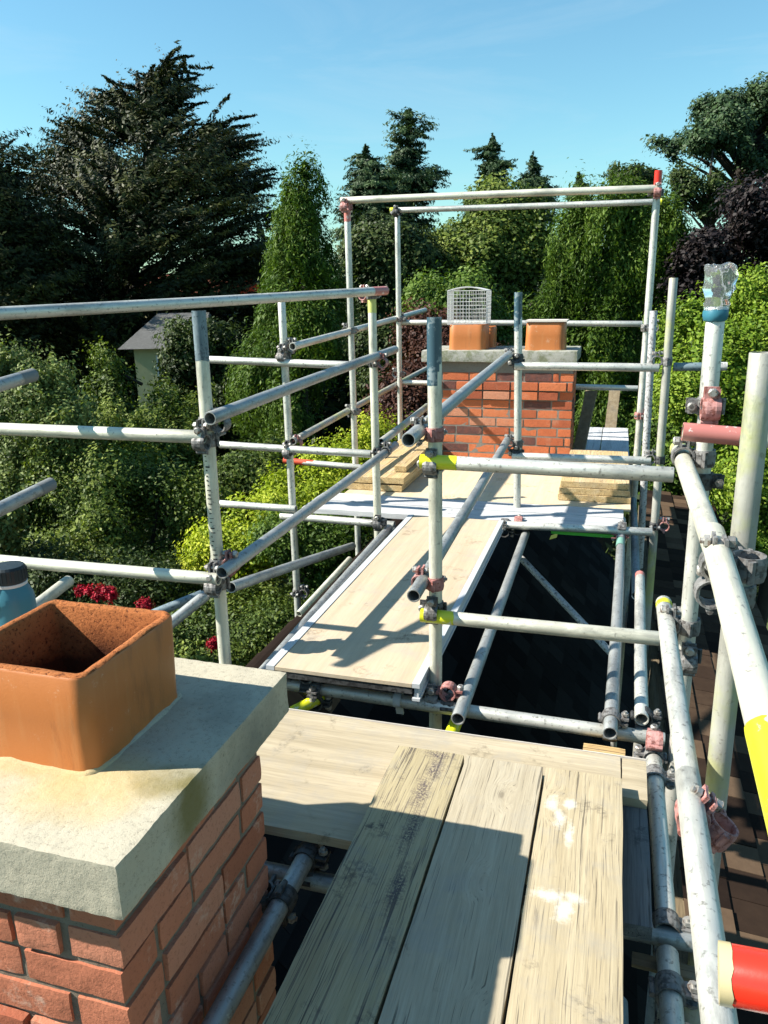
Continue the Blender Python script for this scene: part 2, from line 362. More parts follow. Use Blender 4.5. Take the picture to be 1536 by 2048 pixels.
simple('lead_grey', (.115, .122, .122), (.216, .223, .223), 5, .6); simple('red_tile', (.230, .072, .043), (.360, .144, .094), 10)
simple('window_dark', (.014, .016, .018), (.036, .040, .043), 2, .15)
simple('bottle_blue', (.025, .115, .166), (.043, .173, .230), 14, .45, .05); simple('bottle_lid', (.007, .013, .017), (.022, .032, .040), 20, .5, .1)
simple('carabiner', (.130, .194, .216), (.252, .324, .338), 20, .4, .1)
simple('wire', (.396, .403, .403), (.562, .562, .554), 30, .4, .1)
simple('alu', (.360, .374, .389), (.475, .490, .497), 8, .42, .1, .002)
simple('pale_cap', (.446, .403, .360), (.533, .497, .454), 14, .7, .2)
def roofmat(name, c1, c2, c3):
    n = N(name); at_ = n.n('Attribute'); at_.attribute_name = 'tint'; v = n.coord(rand=False)
    a = n.noise(v, 14, 7, .7); col = n.ramp(n.math('ADD', at_.outputs['Fac'], n.math('MULTIPLY', n.math('SUBTRACT', a, .5), .5)), [(0, c1), (.5, c2), (1, c3)])
    n.bump(a, .4, .006); MAT[name] = n.set(col, .95, 0, .06)
roofmat('slates', (.006, .006, .007), (.010, .010, .011), (.017, .017, .018)); roofmat('brown_tiles', (.014, .009, .007), (.035, .022, .015), (.10, .066, .042))
n = N('clear_plastic'); v = n.coord(); n.bump(n.noise(v, 30, 3, .5), .4, .006); n.set((.95, .98, 1), .06); n.b.inputs['Transmission Weight'].default_value = .93; n.b.inputs['IOR'].default_value = 1.2
MAT['clear_plastic'] = n.m

# ------------------------------------------------------------------ tube builder
RT = .02415
def tube(label, p0, p1, mat='galvanised', tips=(), r=RT, group=None, seg=20, name='scaffold_tube', cat='scaffold tube', open0=True, open1=True):
    p0 = Vector(p0); p1 = Vector(p1); Ln = (p1 - p0).length
    bm = bmesh.new(); ph = random.random() * 6
    nz = max(3, int(Ln / .25))
    prof = [(r - .004, .14)] if open0 else [(.001, .0)]
    prof += [(r - .0042, .0), (r - .0008, 0), (r, .0015)]
    for k in range(1, nz): prof.append((r, Ln * k / nz))
    prof += [(r, Ln - .0015), (r - .0008, Ln), (r - .0042, Ln), (r - .004, Ln - .14) if open1 else (.001, Ln)]
    rs = rings(bm, prof, seg)
    for f_ in rs[0], rs[-1]: bm.faces.new(f_)
    amp = .0016 * min(Ln, 3)
    for v_ in bm.verts:
        s = math.sin(math.pi * v_.co.z / Ln); v_.co.x += math.sin(ph) * amp * s; v_.co.y += math.cos(ph) * amp * s
    o = fin(name, bm, MAT[mat], smooth=False); smooth_by_angle(o, 50)
    o.matrix_world = Matrix.Translation(p0) @ (p1 - p0).to_track_quat('Z', 'Y').to_matrix().to_4x4()
    tag(o, label, cat, group)
    for (end, a, b, m) in tips:
        bm = bmesh.new()
        za, zb = (a, b) if end == 0 else (Ln - b, Ln - a)
        pr = [(r + .0007, za), (r + .0007, (za + zb) / 2), (r + .0007, zb)]
        if a <= 0:
            if end == 0: pr = [(r - .0045, za - .0012), (r + .0007, za - .0012)] + pr[1:]
            else: pr = pr[:2] + [(r + .0007, zb + .0012), (r - .0045, zb + .0012)]
        rs_ = rings(bm, pr, seg)
        if a <= 0 and end == 0 and not open0: bm.faces.new(rs_[0])
        for v_ in bm.verts:
            if 0 < v_.co.z < Ln: v_.co.z += .006 * noise.noise(v_.co * 60) if a > 0 or abs(v_.co.z - (zb if end == 0 else za)) < 1e-4 else 0
        c = fin('painted_end', bm, MAT[m], o); smooth_by_angle(c, 50)
    return o
# ------------------------------------------------------------------ coupler builder
def hexnut(bm, c, ax, r=.011, h=.012):
    ax = Vector(ax).normalized(); c = Vector(c); cyl(bm, c - ax * h / 2, c + ax * h / 2, r, seg=6)
def coupler_meshes():
    out = {}
    def band():
        bm = bmesh.new(); rings(bm, [(.0250, -.023), (.0300, -.024), (.0325, -.012), (.0318, 0), (.0325, .012), (.0300, .024), (.0250, .023)], 20, True)
        box(bm, (.028, -.013, -.02), (.058, -.006, .02), (2, 1, 2), .0015, 60); box(bm, (.028, .006, -.02), (.054, .013, .02), (2, 1, 2), .0015, 60)
        cyl(bm, (-.036, 0, -.022), (-.036, 0, .022), .007, seg=8)
        for v_ in bm.verts: v_.co += noise.noise_vector(v_.co * 45) * .0009
        return bm
    A = band(); me = bpy.data.meshes.new('jaw_a'); bmesh.ops.recalc_face_normals(A, faces=A.faces); A.to_mesh(me); out['jaw1'] = me
    bmesh.ops.transform(A, matrix=Matrix.Translation((0, .054, 0)) @ Matrix(((0, 0, 1, 0), (0, 1, 0, 0), (1, 0, 0, 0), (0, 0, 0, 1))), verts=A.verts)
    bmesh.ops.recalc_face_normals(A, faces=A.faces)
    me = bpy.data.meshes.new('jaw_b'); A.to_mesh(me); A.free(); out['jaw2'] = me
    bm = bmesh.new(); box(bm, (-.021, .026, -.021), (.021, .030, .021), (3, 1, 3), .002, 60); box(bm, (-.024, .0245, -.016), (.024, .0295, .016), (3, 1, 3), .002, 60)
    me = bpy.data.meshes.new('saddle'); bm.to_mesh(me); bm.free(); out['saddle'] = me
    for nm, base, ax in (('bolt1', Vector((.045, 0, 0)), Vector((0, 1, 0))), ('bolt2', Vector((0, .054, .045)), Vector((0, 1, 0)))):
        bm = bmesh.new(); cyl(bm, base - ax * .034, base + ax * .030, .0058, seg=10); hexnut(bm, base - ax * .022, ax, .0125, .010)
        me = bpy.data.meshes.new(nm); bm.to_mesh(me); bm.free(); out[nm] = me
        bm = bmesh.new(); hexnut(bm, base + ax * .02, ax, .0125, .012); cyl(bm, base + ax * .026, base + ax * .030, .0128, .009, seg=12)
        me = bpy.data.meshes.new(nm + 'n'); bm.to_mesh(me); bm.free(); out[nm + 'n'] = me
    for m_ in out.values(): m_.polygons.foreach_set('use_smooth', [False] * len(m_.polygons))
    return out
CM = {}
def coupler(label, pos, a, b, off, mat='coupler_metal', mat2=None, group='scaffold couplers clamping the tubes'):
    """tube 1 along a through pos, tube 2 along b, lying on the side `off`"""
    key = (mat, mat2 or mat)
    if key not in CM:
        src = coupler_meshes(); CM[key] = src
        for k, me in src.items(): me.materials.append(MAT['bolt_metal' if 'bolt' in k else (mat2 or mat) if k == 'jaw2' else mat])
    src = CM[key]
    a = Vector(a).normalized(); b = Vector(b); b = (b - a * b.dot(a)).normalized()
    if a.cross(b).dot(Vector(off)) < 0: b = -b
    y = a.cross(b)
    t = empty('scaffold_coupler'); t.matrix_world = Matrix.Translation(Vector(pos)) @ Matrix((b, y, a)).transposed().to_4x4()
    tag(t, label, 'scaffold coupler', group)
    for k, nm in (('jaw1', 'jaw'), ('jaw2', 'jaw'), ('saddle', 'saddle')): link(nm, src[k], None, t)
    for k in ('bolt1', 'bolt2'):
        p = link('bolt', src[k], None, t); link('nut', src[k + 'n'], None, p)
    return t
X_, Y_, Z_ = Vector((1, 0, 0)), Vector((0, 1, 0)), Vector((0, 0, 1))

# ================================================================== SETTING
GZ = -7.2
bm = bmesh.new(); k = 60
vsg = [[bm.verts.new((-150 + 300 * i / k, -60 + 300 * j / k, GZ + 0.6 * noise.noise(Vector((i * .3, j * .3, 0))))) for j in range(k + 1)] for i in range(k + 1)]
for i in range(k):
    for j in range(k): bm.faces.new((vsg[i][j], vsg[i + 1][j], vsg[i + 1][j + 1], vsg[i][j + 1]))
tag(fin('ground', bm, MAT['ground_soil'], smooth=True), kind='structure')

def tiled(bm, org, u, v, nu, nv, du, dv, th, tints, lay, half=True, jit=.003):
    """rows of overlapping tiles: u along the eaves, v down the slope"""
    u = Vector(u).normalized(); v = Vector(v).normalized(); nrm = u.cross(v)
    if nrm.z < 0: nrm = -nrm
    org = Vector(org)
    for j in range(nv):
        for i in range(-1, nu):
            s = i * du + (du / 2 if half and j % 2 else 0); t = j * dv
            q = random.uniform(-jit, jit)
            a = org + u * (s + .002) + v * t + nrm * .004; b = a + u * (du - .004)
            c = b + v * (dv * 1.12) + nrm * (th + q); d = a + v * (dv * 1.12) + nrm * (th + q)
            P = [a, b, c, d]; Q = [p - nrm * th for p in P]
            V = [bm.verts.new(p) for p in P + Q]
            tv = random.random() if random.random() > .1 else random.choice((0, 1))
            for idx in ((0, 1, 2, 3), (3, 2, 6, 7), (0, 3, 7, 4), (1, 2, 6, 5)):
                f_ = bm.faces.new([V[m_] for m_ in idx]); f_[lay] = tv
    return nrm
house = empty('house', (-1.75, 4, -1.9)); tag(house, 'dark slated house roof below the scaffold boards', 'house')
def roofpart(name, mat, org, u, v, nu, nv, du, dv, th, parent, half=True):
    bm = bmesh.new(); lay = bm.faces.layers.float.new('tint')
    tiled(bm, org, u, v, nu, nv, du, dv, th, None, lay, half)
    me = bpy.data.meshes.new(name); bm.to_mesh(me); bm.free(); o = link(name, me, MAT[mat], parent)
    o.matrix_parent_inverse = Matrix.Translation(parent.location).inverted() if parent else Matrix()
    return o
RX, RZ = -1.74, -1.92
sl_v = Vector((math.cos(R(47)), 0, -math.sin(R(47))))
roofpart('roof_slope', 'slates', (RX + .30 , -1.5, RZ - .31), Y_, sl_v, 52, 24, .25, .20, .008, house)
roofpart('brown_roof_slope', 'brown_tiles', (RX, -1.5, RZ), Y_, sl_v, 78, 3, .165, .15, .012, house)
roofpart('roof_slope', 'slates', (RX, -1.5, RZ), Y_, Vector((-math.cos(R(50)), 0, -math.sin(R(50)))), 52, 14, .25, .20, .008, house)
bm = bmesh.new()
for i in range(28):
    y0 = -1.4 + i * .45; pts = []
    rs = []
    for yy in (y0, y0 + .455):
        rr = .085 if yy == y0 else .092
        rs.append([bm.verts.new((RX + math.cos(t) * rr, yy, RZ - .03 + math.sin(t) * rr * .8)) for t in [math.pi * k_ / 8 for k_ in range(9)]])
    for k_ in range(8): bm.faces.new((rs[0][k_], rs[0][k_ + 1], rs[1][k_ + 1], rs[1][k_]))
    bm.faces.new(rs[0]); bm.faces.new(rs[1][::-1])
o = fin('ridge_tiles', bm, MAT['brown_tiles'], house); o.matrix_parent_inverse = Matrix.Translation(house.location).inverted()
bm = bmesh.new(); box(bm, (-4.2, -1.3, GZ), (1.9, 11, -5.0)); 
o = fin('wall', bm, MAT['near_brick'], house); o.matrix_parent_inverse = Matrix.Translation(house.location).inverted()
# lower lean-to roof on the right, its brown tiles catching the sun
lean = empty('lean_to_roof', (.7, 2, -2.3)); tag(lean, 'brown tiled lower roof striped with tube shadows right of the guard rails', 'roof')
o = roofpart('tiles', 'brown_tiles', (.36, -1.2, -2.18), Y_, Vector((1, 0, -.16)), 62, 5, .165, .15, .012, lean)
bm = bmesh.new(); box(bm, (.34, -1.2, -2.6), (1.02, 9, -2.36)); o = fin('eaves_board', bm, MAT['fence_wood'], lean); o.matrix_parent_inverse = Matrix.Translation(lean.location).inverted()
bm = bmesh.new(); box(bm, (1.05, -1.0, -2.75), (2.6, 5.4, -2.62), (8, 20, 1), .006, 3); tag(fin('flat_roof', bm, MAT['lead_grey']), 'flat grey garage roof glimpsed at the right edge beside the hedge', 'roof')

# ================================================================== DECKS
def plank(label, x0, x1, y0, y1, ztop, th, mat, axis='Y', name='scaffold_board', cat='scaffold board', group=None, bands=None, warp=.002, n=None, tilt=0, rot=0):
    if axis == 'Y': L, W = y1 - y0, x1 - x0
    else: L, W = x1 - x0, y1 - y0
    bm = bmesh.new(); box(bm, (-W / 2, -L / 2, -th), (W / 2, L / 2, 0), n or (8, max(8, int(L / .04)), 2), warp, 5, .004, seed=random.random() * 9)
    for v_ in bm.verts: v_.co += noise.noise_vector(v_.co * 40) * .0009
    o = fin(name, bm, MAT[mat], smooth=False); smooth_by_angle(o, 40)
    o.location = ((x0 + x1) / 2, (y0 + y1) / 2, ztop); o.rotation_euler = (tilt, 0, (0 if axis == 'Y' else math.pi / 2) + rot)
    tag(o, label, cat, group)
    if bands:
        for e in (-1, 1):
            bm = bmesh.new(); box(bm, (-W / 2 - .001, e * L / 2 - .0015, -th - .001), (W / 2 + .001, e * L / 2 + .0015, .0012)); 
            fin('end_band', bm, MAT[bands], o)
    return o
GB = 'loose planks lying on the near deck'
plank('weathered plank blotched with dark marks at its far end, left of the three near planks', -.552, -.353, .35, 1.955, -1.288, .038, 'plank_wood_dark', group=GB)
plank('smooth pale plank half in shadow, middle of the three near planks', -.348, -.128, .35, 1.958, -1.29, .038, 'plank_wood_pale', group=GB, rot=.0)
plank('sunlit yellow plank with white plaster smears and knots, right of the three near planks', -.122, .086, .35, 1.955, -1.287, .038, 'plank_wood', group=GB)
plank('broad pale deck sheet with rippled grain between the near chimney and the planks', -1.25, .084, 1.565, 2.125, -1.329, .030, 'deck_wood', 'X', name='deck_sheet', cat='deck sheet', group='boards of the near deck', n=(14, 30, 1))
plank('small pale offcut at the far right corner of the near deck', .0865, .155, 1.93, 2.125, -1.330, .030, 'deck_wood', 'X', group='boards of the near deck', n=(6, 3, 1))
plank('short board at the right end of the near deck, coloured dark as shade', .088, .155, 1.50, 1.926, -1.352, .036, 'shaded_deck_board', group='boards of the near deck')  # separate dark board added where the deck lies in shadow
bm = bmesh.new(); box(bm, (-1.25, 2.1262, -1.366), (.156, 2.129, -1.327)); tag(fin('edge_trim', bm, MAT['pale_cap']), 'thin cream edging strip along the far side of the near deck', 'edging strip')

# walkway staging board
t = empty('staging_board', (-.89, 3.45, -1.33)); tag(t, 'long plywood staging board with aluminium sides leading to the far chimney', 'staging board')
def sub(name, bm, mat, par, smooth=False):
    bmesh.ops.translate(bm, verts=bm.verts, vec=-par.location); return fin(name, bm, MAT[mat], par, smooth)
bm = bmesh.new(); box(bm, (-1.155, 2.40, -1.345), (-.628, 4.52, -1.331), (8, 30, 1), .0015, 4); sub('plywood_top', bm, 'ply_wood', t)
for xa, xb in ((-1.19, -1.157), (-.626, -.598)):
    bm = bmesh.new(); box(bm, (xa, 2.40, -1.345), (xb, 4.52, -1.328), (1, 1, 1)); box(bm, (xa + .006, 2.41, -1.385), (xb - .006, 4.51, -1.346)); box(bm, (xa, 2.40, -1.396), (xb, 4.52, -1.386)); sub('side_rail', bm, 'alu', t)
for ya, yb in ((2.404, 2.42), (4.50, 4.516)):
    bm = bmesh.new(); box(bm, (-1.156, ya, -1.372), (-.627, yb, -1.347)); sub('end_rail', bm, 'coupler_dark', t)

# far deck
plank('bright plywood sheet forming the far deck at the chimney foot', -1.80, .145, 5.03, 6.95, -1.350, .018, 'ply_wood_bright', 'Y', name='plywood_sheet', cat='plywood sheet', n=(8, 12, 1))
plank('plaster-whitened board at the near edge of the far deck', -1.95, .10, 4.60, 4.815, -1.352, .036, 'white_board', 'X', group='whitened boards along the far deck edge')
plank('plaster-whitened board against the plywood of the far deck', -1.95, .10, 4.82, 5.025, -1.35, .036, 'white_board', 'X', group='whitened boards along the far deck edge')
plank('green painted batten under the near edge of the far deck', -.32, .05, 4.585, 4.598, -1.392, .022, 'green_paint', 'X', name='batten', cat='batten', n=(2, 8, 1))
plank('grey deck board in shade right of the far chimney, nearer the brickwork', -.32, -.095, 6.48, 8.1, -1.330, .036, 'white_board', group='shaded boards right of the far chimney')
plank('grey deck board in shade right of the far chimney, nearer the right posts', -.09, .15, 6.48, 8.1, -1.330, .036, 'white_board', group='shaded boards right of the far chimney')
for i, lb in enumerate(('lowest rough plank of the stack on the right of the far deck', 'middle rough plank of the stack on the right of the far deck', 'top rough plank of the stack on the right of the far deck')):
    plank(lb, -.325 + .006 * i, .145 - .008 * i, 5.16 + .012 * i, 6.30, -1.307 + .043 * i, .041, 'lumber_wood', group='planks stacked on the right of the far deck', n=(6, 14, 1))
for i, (xa, xb, zz, lb) in enumerate([(-1.83, -1.62, -1.303, 'lower timber at the left of the stack beside the far chimney'), (-1.61, -1.40, -1.30, 'lower timber at the right of the stack beside the far chimney'),
                                      (-1.82, -1.625, -1.252, 'upper left timber of the stack beside the far chimney'), (-1.62, -1.385, -1.245, 'upper right timber of the stack beside the far chimney')]):
    plank(lb, xa, xb, 5.14 - .015 * (i % 2), 6.9 + .3 * (i % 2), zz, .045, 'lumber_wood', group='timbers stacked left of the far chimney', n=(5, 14, 1))
plank('long narrow timber lying on the stack left of the far chimney', -1.52, -1.43, 5.3, 6.9, -1.20, .042, 'lumber_wood', group='timbers stacked left of the far chimney', n=(3, 14, 1), rot=.02)
def leaning(label, base, top, w_, th, mat):
    b = Vector(base); d = Vector(top) - b; bm = bmesh.new(); box(bm, (-w_ / 2, -th / 2, 0), (w_ / 2, th / 2, d.length), (3, 1, 6), .003, 8)
    o = fin('leaning_board', bm, MAT[mat]); o.matrix_world = Matrix.Translation(b) @ Matrix.Rotation(0, 4, 'Z') @ d.to_track_quat('Z', 'Y').to_matrix().to_4x4()
    tag(o, label, 'board', 'boards leaning by the far chimney')
leaning('brown weathered board leaning on the right side of the far chimney', (-.27, 6.9, -1.34), (-.20, 7.2, -.86), .10, .03, 'fence_wood')
leaning('narrow paler board leaning behind the brown one right of the far chimney', (-.02, 8.1, -1.34), (0.0, 8.4, -.98), .11, .03, 'fence_wood')

# ================================================================== CHIMNEYS
def brickwork(name, x0, x1, y0, y1, ztop, zbot, mat, mortarmat, parent, pitch=.075, bl=.215, joint=.011, proj=None, rough=.0022, nn=(7, 3, 3), dark=.08, miss=None, inset=.008):
    bm = bmesh.new(); lay = bm.faces.layers.float.new('tint')
    nc = int((ztop - zbot) / pitch); bw = .1025
    for c in range(nc):
        z1 = ztop - c * pitch - joint; z0 = z1 - (pitch - joint)
        for side in range(4):
            if side in (0, 2): s0, s1 = x0, x1
            else: s0, s1 = y0, y1
            own = (c + side) % 2 == 0
            a, b = (s0, s1) if own else (s0 + bw + joint, s1 - bw - joint)
            s = a; first = True; full = bl
            while s < b - .02:
                l = full if not (first and (c // 2) % 2) else bl * .5
                first = False
                if random.random() < .10: l = bw
                e = min(s + l, b)
                if b - e < .05: e = b
                jj = random.uniform(-.0025, .0035)
                if proj: jj += proj(c, side, (s + e) / 2)
                ms = miss and miss(c, side, (s + e) / 2)
                if not ms:
                    if side == 0: lo, hi = (s, y0 - jj, z0), (e, y0 + bw - jj, z1)
                    elif side == 2: lo, hi = (s, y1 - bw + jj, z0), (e, y1 + jj, z1)
                    elif side == 1: lo, hi = (x1 - bw + jj, s, z0), (x1 + jj, e, z1)
                    else: lo, hi = (x0 - jj, s, z0), (x0 + bw - jj, e, z1)
                    n_ = nn if side in (0, 2) else (nn[2], nn[0], nn[1])
                    if side in (0, 2): n_ = (nn[0], nn[2], nn[1])
                    fs = box(bm, lo, hi, n_, rough, 30, .0035, seed=random.random() * 50)
                    tv = min(1, max(0, random.gauss(.55, .2))) if random.random() > dark else 0.02
                    for f_ in fs: f_[lay] = tv
                s = e + joint
    bmesh.ops.translate(bm, verts=bm.verts, vec=-parent.location); bmesh.ops.recalc_face_normals(bm, faces=bm.faces)
    me = bpy.data.meshes.new(name); bm.to_mesh(me); bm.free(); o = link(name, me, MAT[mat], parent); smooth_by_angle(o, 30)
    bm = bmesh.new(); box(bm, (x0 + inset, y0 + inset, zbot), (x1 - inset, y1 - inset, ztop - .002), (16, 12, 14), .003, 30); sub('mortar', bm, mortarmat, parent)
    return o
def slab(x0, x1, y0, y1, z0, z1, mat, parent, nn, disp=.004, rnd=.012, name='capping_slab'):
    bm = bmesh.new(); box(bm, (x0, y0, z0), (x1, y1, z1), nn, disp, 14, rnd, seed=3)
    for v_ in bm.verts: v_.co += noise.noise_vector(v_.co * 60) * disp * .5 + noise.noise_vector(v_.co * 130) * disp * .25
    bmesh.ops.translate(bm, verts=bm.verts, vec=-parent.location); o = fin(name, bm, MAT[mat], parent); smooth_by_angle(o, 55); return o
def rsq(hx, hy, r, n=6):
    pts = []
    for cx, cy, a0 in ((hx - r, hy - r, 0), (-hx + r, hy - r, 90), (-hx + r, -hy + r, 180), (hx - r, -hy + r, 270)):
        for k_ in range(n + 1):
            a = R(a0 + 90 * k_ / n); pts.append((cx + r * math.cos(a), cy + r * math.sin(a)))
        # straight run
    out = []
    for i in range(len(pts)):
        p, q = pts[i], pts[(i + 1) % len(pts)]; out.append(p)
        d = math.hypot(p[0] - q[0], p[1] - q[1])
        if d > .05:
            m_ = 10
            for k_ in range(1, m_): out.append((p[0] + (q[0] - p[0]) * k_ / m_, p[1] + (q[1] - p[1]) * k_ / m_))
    return out
def pot(parent, cx, cy, zb, h, hx, hy, r, wall, flare=0., rimrough=.002, rot=0, nm='chimney_pot'):
    def ringset(bm, specs, rough=0):
        rr = []
        for (ox, z, fl) in specs:
            pts = rsq(hx - ox + fl, hy - ox + fl, max(r - ox, .006)); ca, sa = math.cos(rot), math.sin(rot)
            rr.append([bm.verts.new((cx + x * ca - y * sa, cy + x * sa + y * ca, z)) for x, y in pts])
        for u, v_ in zip(rr, rr[1:]):
            for k_ in range(len(u)): bm.faces.new((u[k_], u[(k_ + 1) % len(u)], v_[(k_ + 1) % len(u)], v_[k_]))
        return rr
    bm = bmesh.new()
    ringset(bm, [(-.004, zb - .01, 0), (0, zb + .012, 0), (0, zb + h * .5, flare * .5), (0, zb + h - .004, flare), (.003, zb + h, flare)])
    for v_ in bm.verts: v_.co += noise.noise_vector(v_.co * 9) * .0012
    o = sub(nm, bm, 'terracotta', parent); smooth_by_angle(o, 50)
    bm = bmesh.new(); rr = ringset(bm, [(.0028, zb + h - .0002, flare), (.006, zb + h + .003, flare), (wall * .5, zb + h + .004, flare), (wall - .003, zb + h + .002, flare), (wall, zb + h - .006, flare)] + [(wall, zb + h * (1 - f_) - .006 * (1 - f_), flare * (1 - f_)) for f_ in (.25, .5, .75, 1.0)] + [(wall, zb - .25, 0)])
    bm.faces.new(rr[-1])
    for v_ in bm.verts: v_.co += noise.noise_vector(v_.co * 70) * rimrough + noise.noise_vector(v_.co * 25) * rimrough * .6
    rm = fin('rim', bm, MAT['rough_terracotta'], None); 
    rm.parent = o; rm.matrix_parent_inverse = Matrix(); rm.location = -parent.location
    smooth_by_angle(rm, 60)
    return o
# near chimney
NZ = -.82
ch = empty('chimney', (-1.05, 1.14, -2.2)); tag(ch, 'near red brick chimney stack with a wide concrete cap and square clay pot', 'chimney')
brickwork('brickwork', -1.50, -.730, .866, 1.412, NZ - .104, -2.35, 'near_brick', 'dark_mortar', ch, rough=.0018, nn=(12, 5, 5), dark=.03, joint=.012, inset=.005,
          proj=lambda c, s, t_: (.012 * max(0, math.sin(t_ * 31 + c * 2.3)) if s == 0 and c > 1 else .002 + .0025 * math.sin(t_ * 17 + c * 5.1)))
slab(-1.56, -.674, .818, 1.465, NZ - .100, NZ, 'slab_concrete', ch, (110, 80, 13), disp=.002, rnd=.003)
bm = bmesh.new(); fr = []
for (ox, z_) in ((-.010, -.004), (-.008, .001), (-.004, .004), (.004, .005)):
    fr.append([bm.verts.new((-1.003 + x, 1.160 + y, NZ + z_)) for x, y in rsq(.152 - ox, .151 - ox, .03 - min(ox, 0))])
for u_, v2 in zip(fr, fr[1:]):
    for k_ in range(len(u_)): bm.faces.new((u_[k_], u_[(k_ + 1) % len(u_)], v2[(k_ + 1) % len(u_)], v2[k_]))
for v_ in bm.verts: v_.co += noise.noise_vector(v_.co * 55) * .004 + noise.noise_vector(v_.co * 18) * .005
sub('mortar_fillet', bm, 'slab_concrete', ch, True)
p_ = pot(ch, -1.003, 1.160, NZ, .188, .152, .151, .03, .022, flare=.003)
# far chimney
fc = empty('chimney', (-.92, 6.7, -2.4)); tag(fc, 'far red brick chimney stack with two clay pots at the end of the walkway', 'chimney')
W_ = lambda z_: -1.51 + (z_ - 160) / 1170 * 1.19
segs = [(W_(160), W_(318)), (W_(350), W_(640)), (W_(682), W_(982)), (W_(1105), W_(1335))]
def fproj(c, side, s):
    if side != 0: return .0
    if c == 0: return -.012
    if c in (2, 3): return .028 if any(a < s < b for a, b in segs) else 0
    if c == 4: return .0
    return 0
brickwork('brickwork', -1.50, -.325, 6.42, 6.98, -.545, -1.45, 'far_brick', 'mortar', fc, proj=fproj, nn=(4, 2, 2), dark=.14, inset=.004)
slab(-1.565, -.30, 6.375, 7.03, -.545, -.452, 'far_slab_concrete', fc, (40, 20, 4), disp=.004, rnd=.01)
p1_ = pot(fc, -1.20, 6.60, -.452, .20, .155, .13, .05, .025, flare=-.004)
p2_ = pot(fc, -.565, 6.60, -.452, .215, .16, .13, .05, .025, flare=-.006)
bm = bmesh.new(); box(bm, (-.727, 6.465, -.232), (-.395, 6.735, -.216), (4, 4, 1), .002, 9, .004); sub('pot_cap', bm, 'pale_cap', fc)
# third pot mostly hidden behind
p3_ = pot(fc, -1.13, 6.86, -.452, .17, .11, .10, .04, .02)
# wire bird guard on the left pot
bm = bmesh.new(); gx0, gx1, gy0, gy1, gz0, gz1 = -1.365, -1.045, 6.48, 6.72, -.245, .02
def wire(a, b, r=.0016): cyl(bm, a, b, r, seg=5)
for k_ in range(13):
    t_ = k_ / 12; x = gx0 + (gx1 - gx0) * t_; y = gy0 + (gy1 - gy0) * t_
    for yy in (gy0, gy1): wire((x, yy, gz0), (x + random.uniform(-.003, .003), yy, gz1))
    for xx in (gx0, gx1): wire((xx, y, gz0), (xx, y, gz1))
for k_ in range(10):
    z = gz0 + (gz1 - gz0) * k_ / 9; rr_ = .003 if k_ in (0, 9) else .0016
    P = [(gx0, gy0, z), (gx1, gy0, z + random.uniform(-.003, .003)), (gx1, gy1, z), (gx0, gy1, z)]
    for a, b in zip(P, P[1:] + P[:1]): wire(a, b, rr_)
for k_ in range(9):
    y = gy0 + (gy1 - gy0) * k_ / 8
    pts = [(gx0 + (gx1 - gx0) * s_ / 8, y, gz1 + .028 * math.sin(math.pi * s_ / 8)) for s_ in range(9)]
    path(bm, pts, .003 if k_ else .005, 5)
sub('bird_guard', bm, 'wire', fc)

# ================================================================== SCAFFOLD TUBES
GP = 'upright scaffold posts'; GR = 'guard rail tubes'; GLg = 'deck level ledger tubes'; GBr = 'diagonal brace tubes'
g = 'galvanised'
AX, AY = -1.412, 2.50
tube('thick upright post with a blue-grey top rising behind the near clay pot', (AX, AY, -4.2), (AX, AY, -.045), 'galvanised_cream', [(1, 0, .17, 'galvanised_blue')], group=GP)
bm = bmesh.new(); pa = bpy.data.objects[[o_.name for o_ in bpy.data.objects if o_.get('label', '').startswith('thick upright post with a blue')][0]]
for i in range(26):
    z_ = 4.2 - .54 - i * .018 + random.uniform(-.003, .003); a0 = -1.9 + random.uniform(-.15, .1); sp = random.choice((.3, .4, .7)); hh = random.uniform(.0012, .003)
    an = [a0 + sp * q_ / 5 for q_ in range(6)]
    V0 = [bm.verts.new((math.cos(a_) * (RT + .0009), math.sin(a_) * (RT + .0009), z_ - hh)) for a_ in an]; V1 = [bm.verts.new((math.cos(a_) * (RT + .0009), math.sin(a_) * (RT + .0009), z_ + hh)) for a_ in an]
    for q_ in range(5): bm.faces.new((V0[q_], V0[q_ + 1], V1[q_ + 1], V1[q_]))
tk = fin('tick_marks', bm, MAT['black_rubber']); tk.parent = pa; tk.matrix_parent_inverse = (Matrix.Translation((AX, AY, -4.2)) @ Matrix()).inverted() if False else Matrix(); tk.matrix_basis = pa.matrix_basis.inverted() @ Matrix.Translation((AX, AY, -4.2))
tube('central upright post with a dark blue top in front of the walkway', (-.575, 2.555, -1.62), (-.582, 2.555, -.075), 'galvanised_cream', [(1, 0, .22, 'dark_blue_paint')], group=GP)
tube('slim post left of the walkway standing among the shrubs', (-2.03, 4.65, -4.5), (-2.04, 4.65, -.03), g, group=GP)
tube('post left of the far deck joined to the long horizontal top tube', (-1.345, 4.42, -2.9), (-1.375, 4.42, .02), 'galvanised_cream', [(1, .02, .12, 'pale_yellow_paint')], group=GP)
tube('tall rear left post with a faded red top under the high cross rail', (-1.93, 5.75, -4.5), (-1.965, 5.75, .67), g, [(1, .02, .15, 'faded_red_paint')], group=GP)
tube('thin tall post behind the left end of the high cross rails', (-1.93, 7.1, -4.5), (-1.955, 7.1, .72), g, group=GP)
tube('tallest right-hand post with a bright red top', (.165, 5.8, -3.6), (.187, 5.8, .755), g, [(1, 0, .15, 'red_paint')], group=GP)
tube('crusty plaster-coated tube tied beside the red-topped post', (.245, 5.5, -1.9), (.21, 5.5, -.13), 'old_white', group=GP)
tube('cream-green post between the red-topped post and the bottle post', (.29, 4.87, -3.6), (.28, 4.87, .065), 'galvanised_mossy', group=GP)
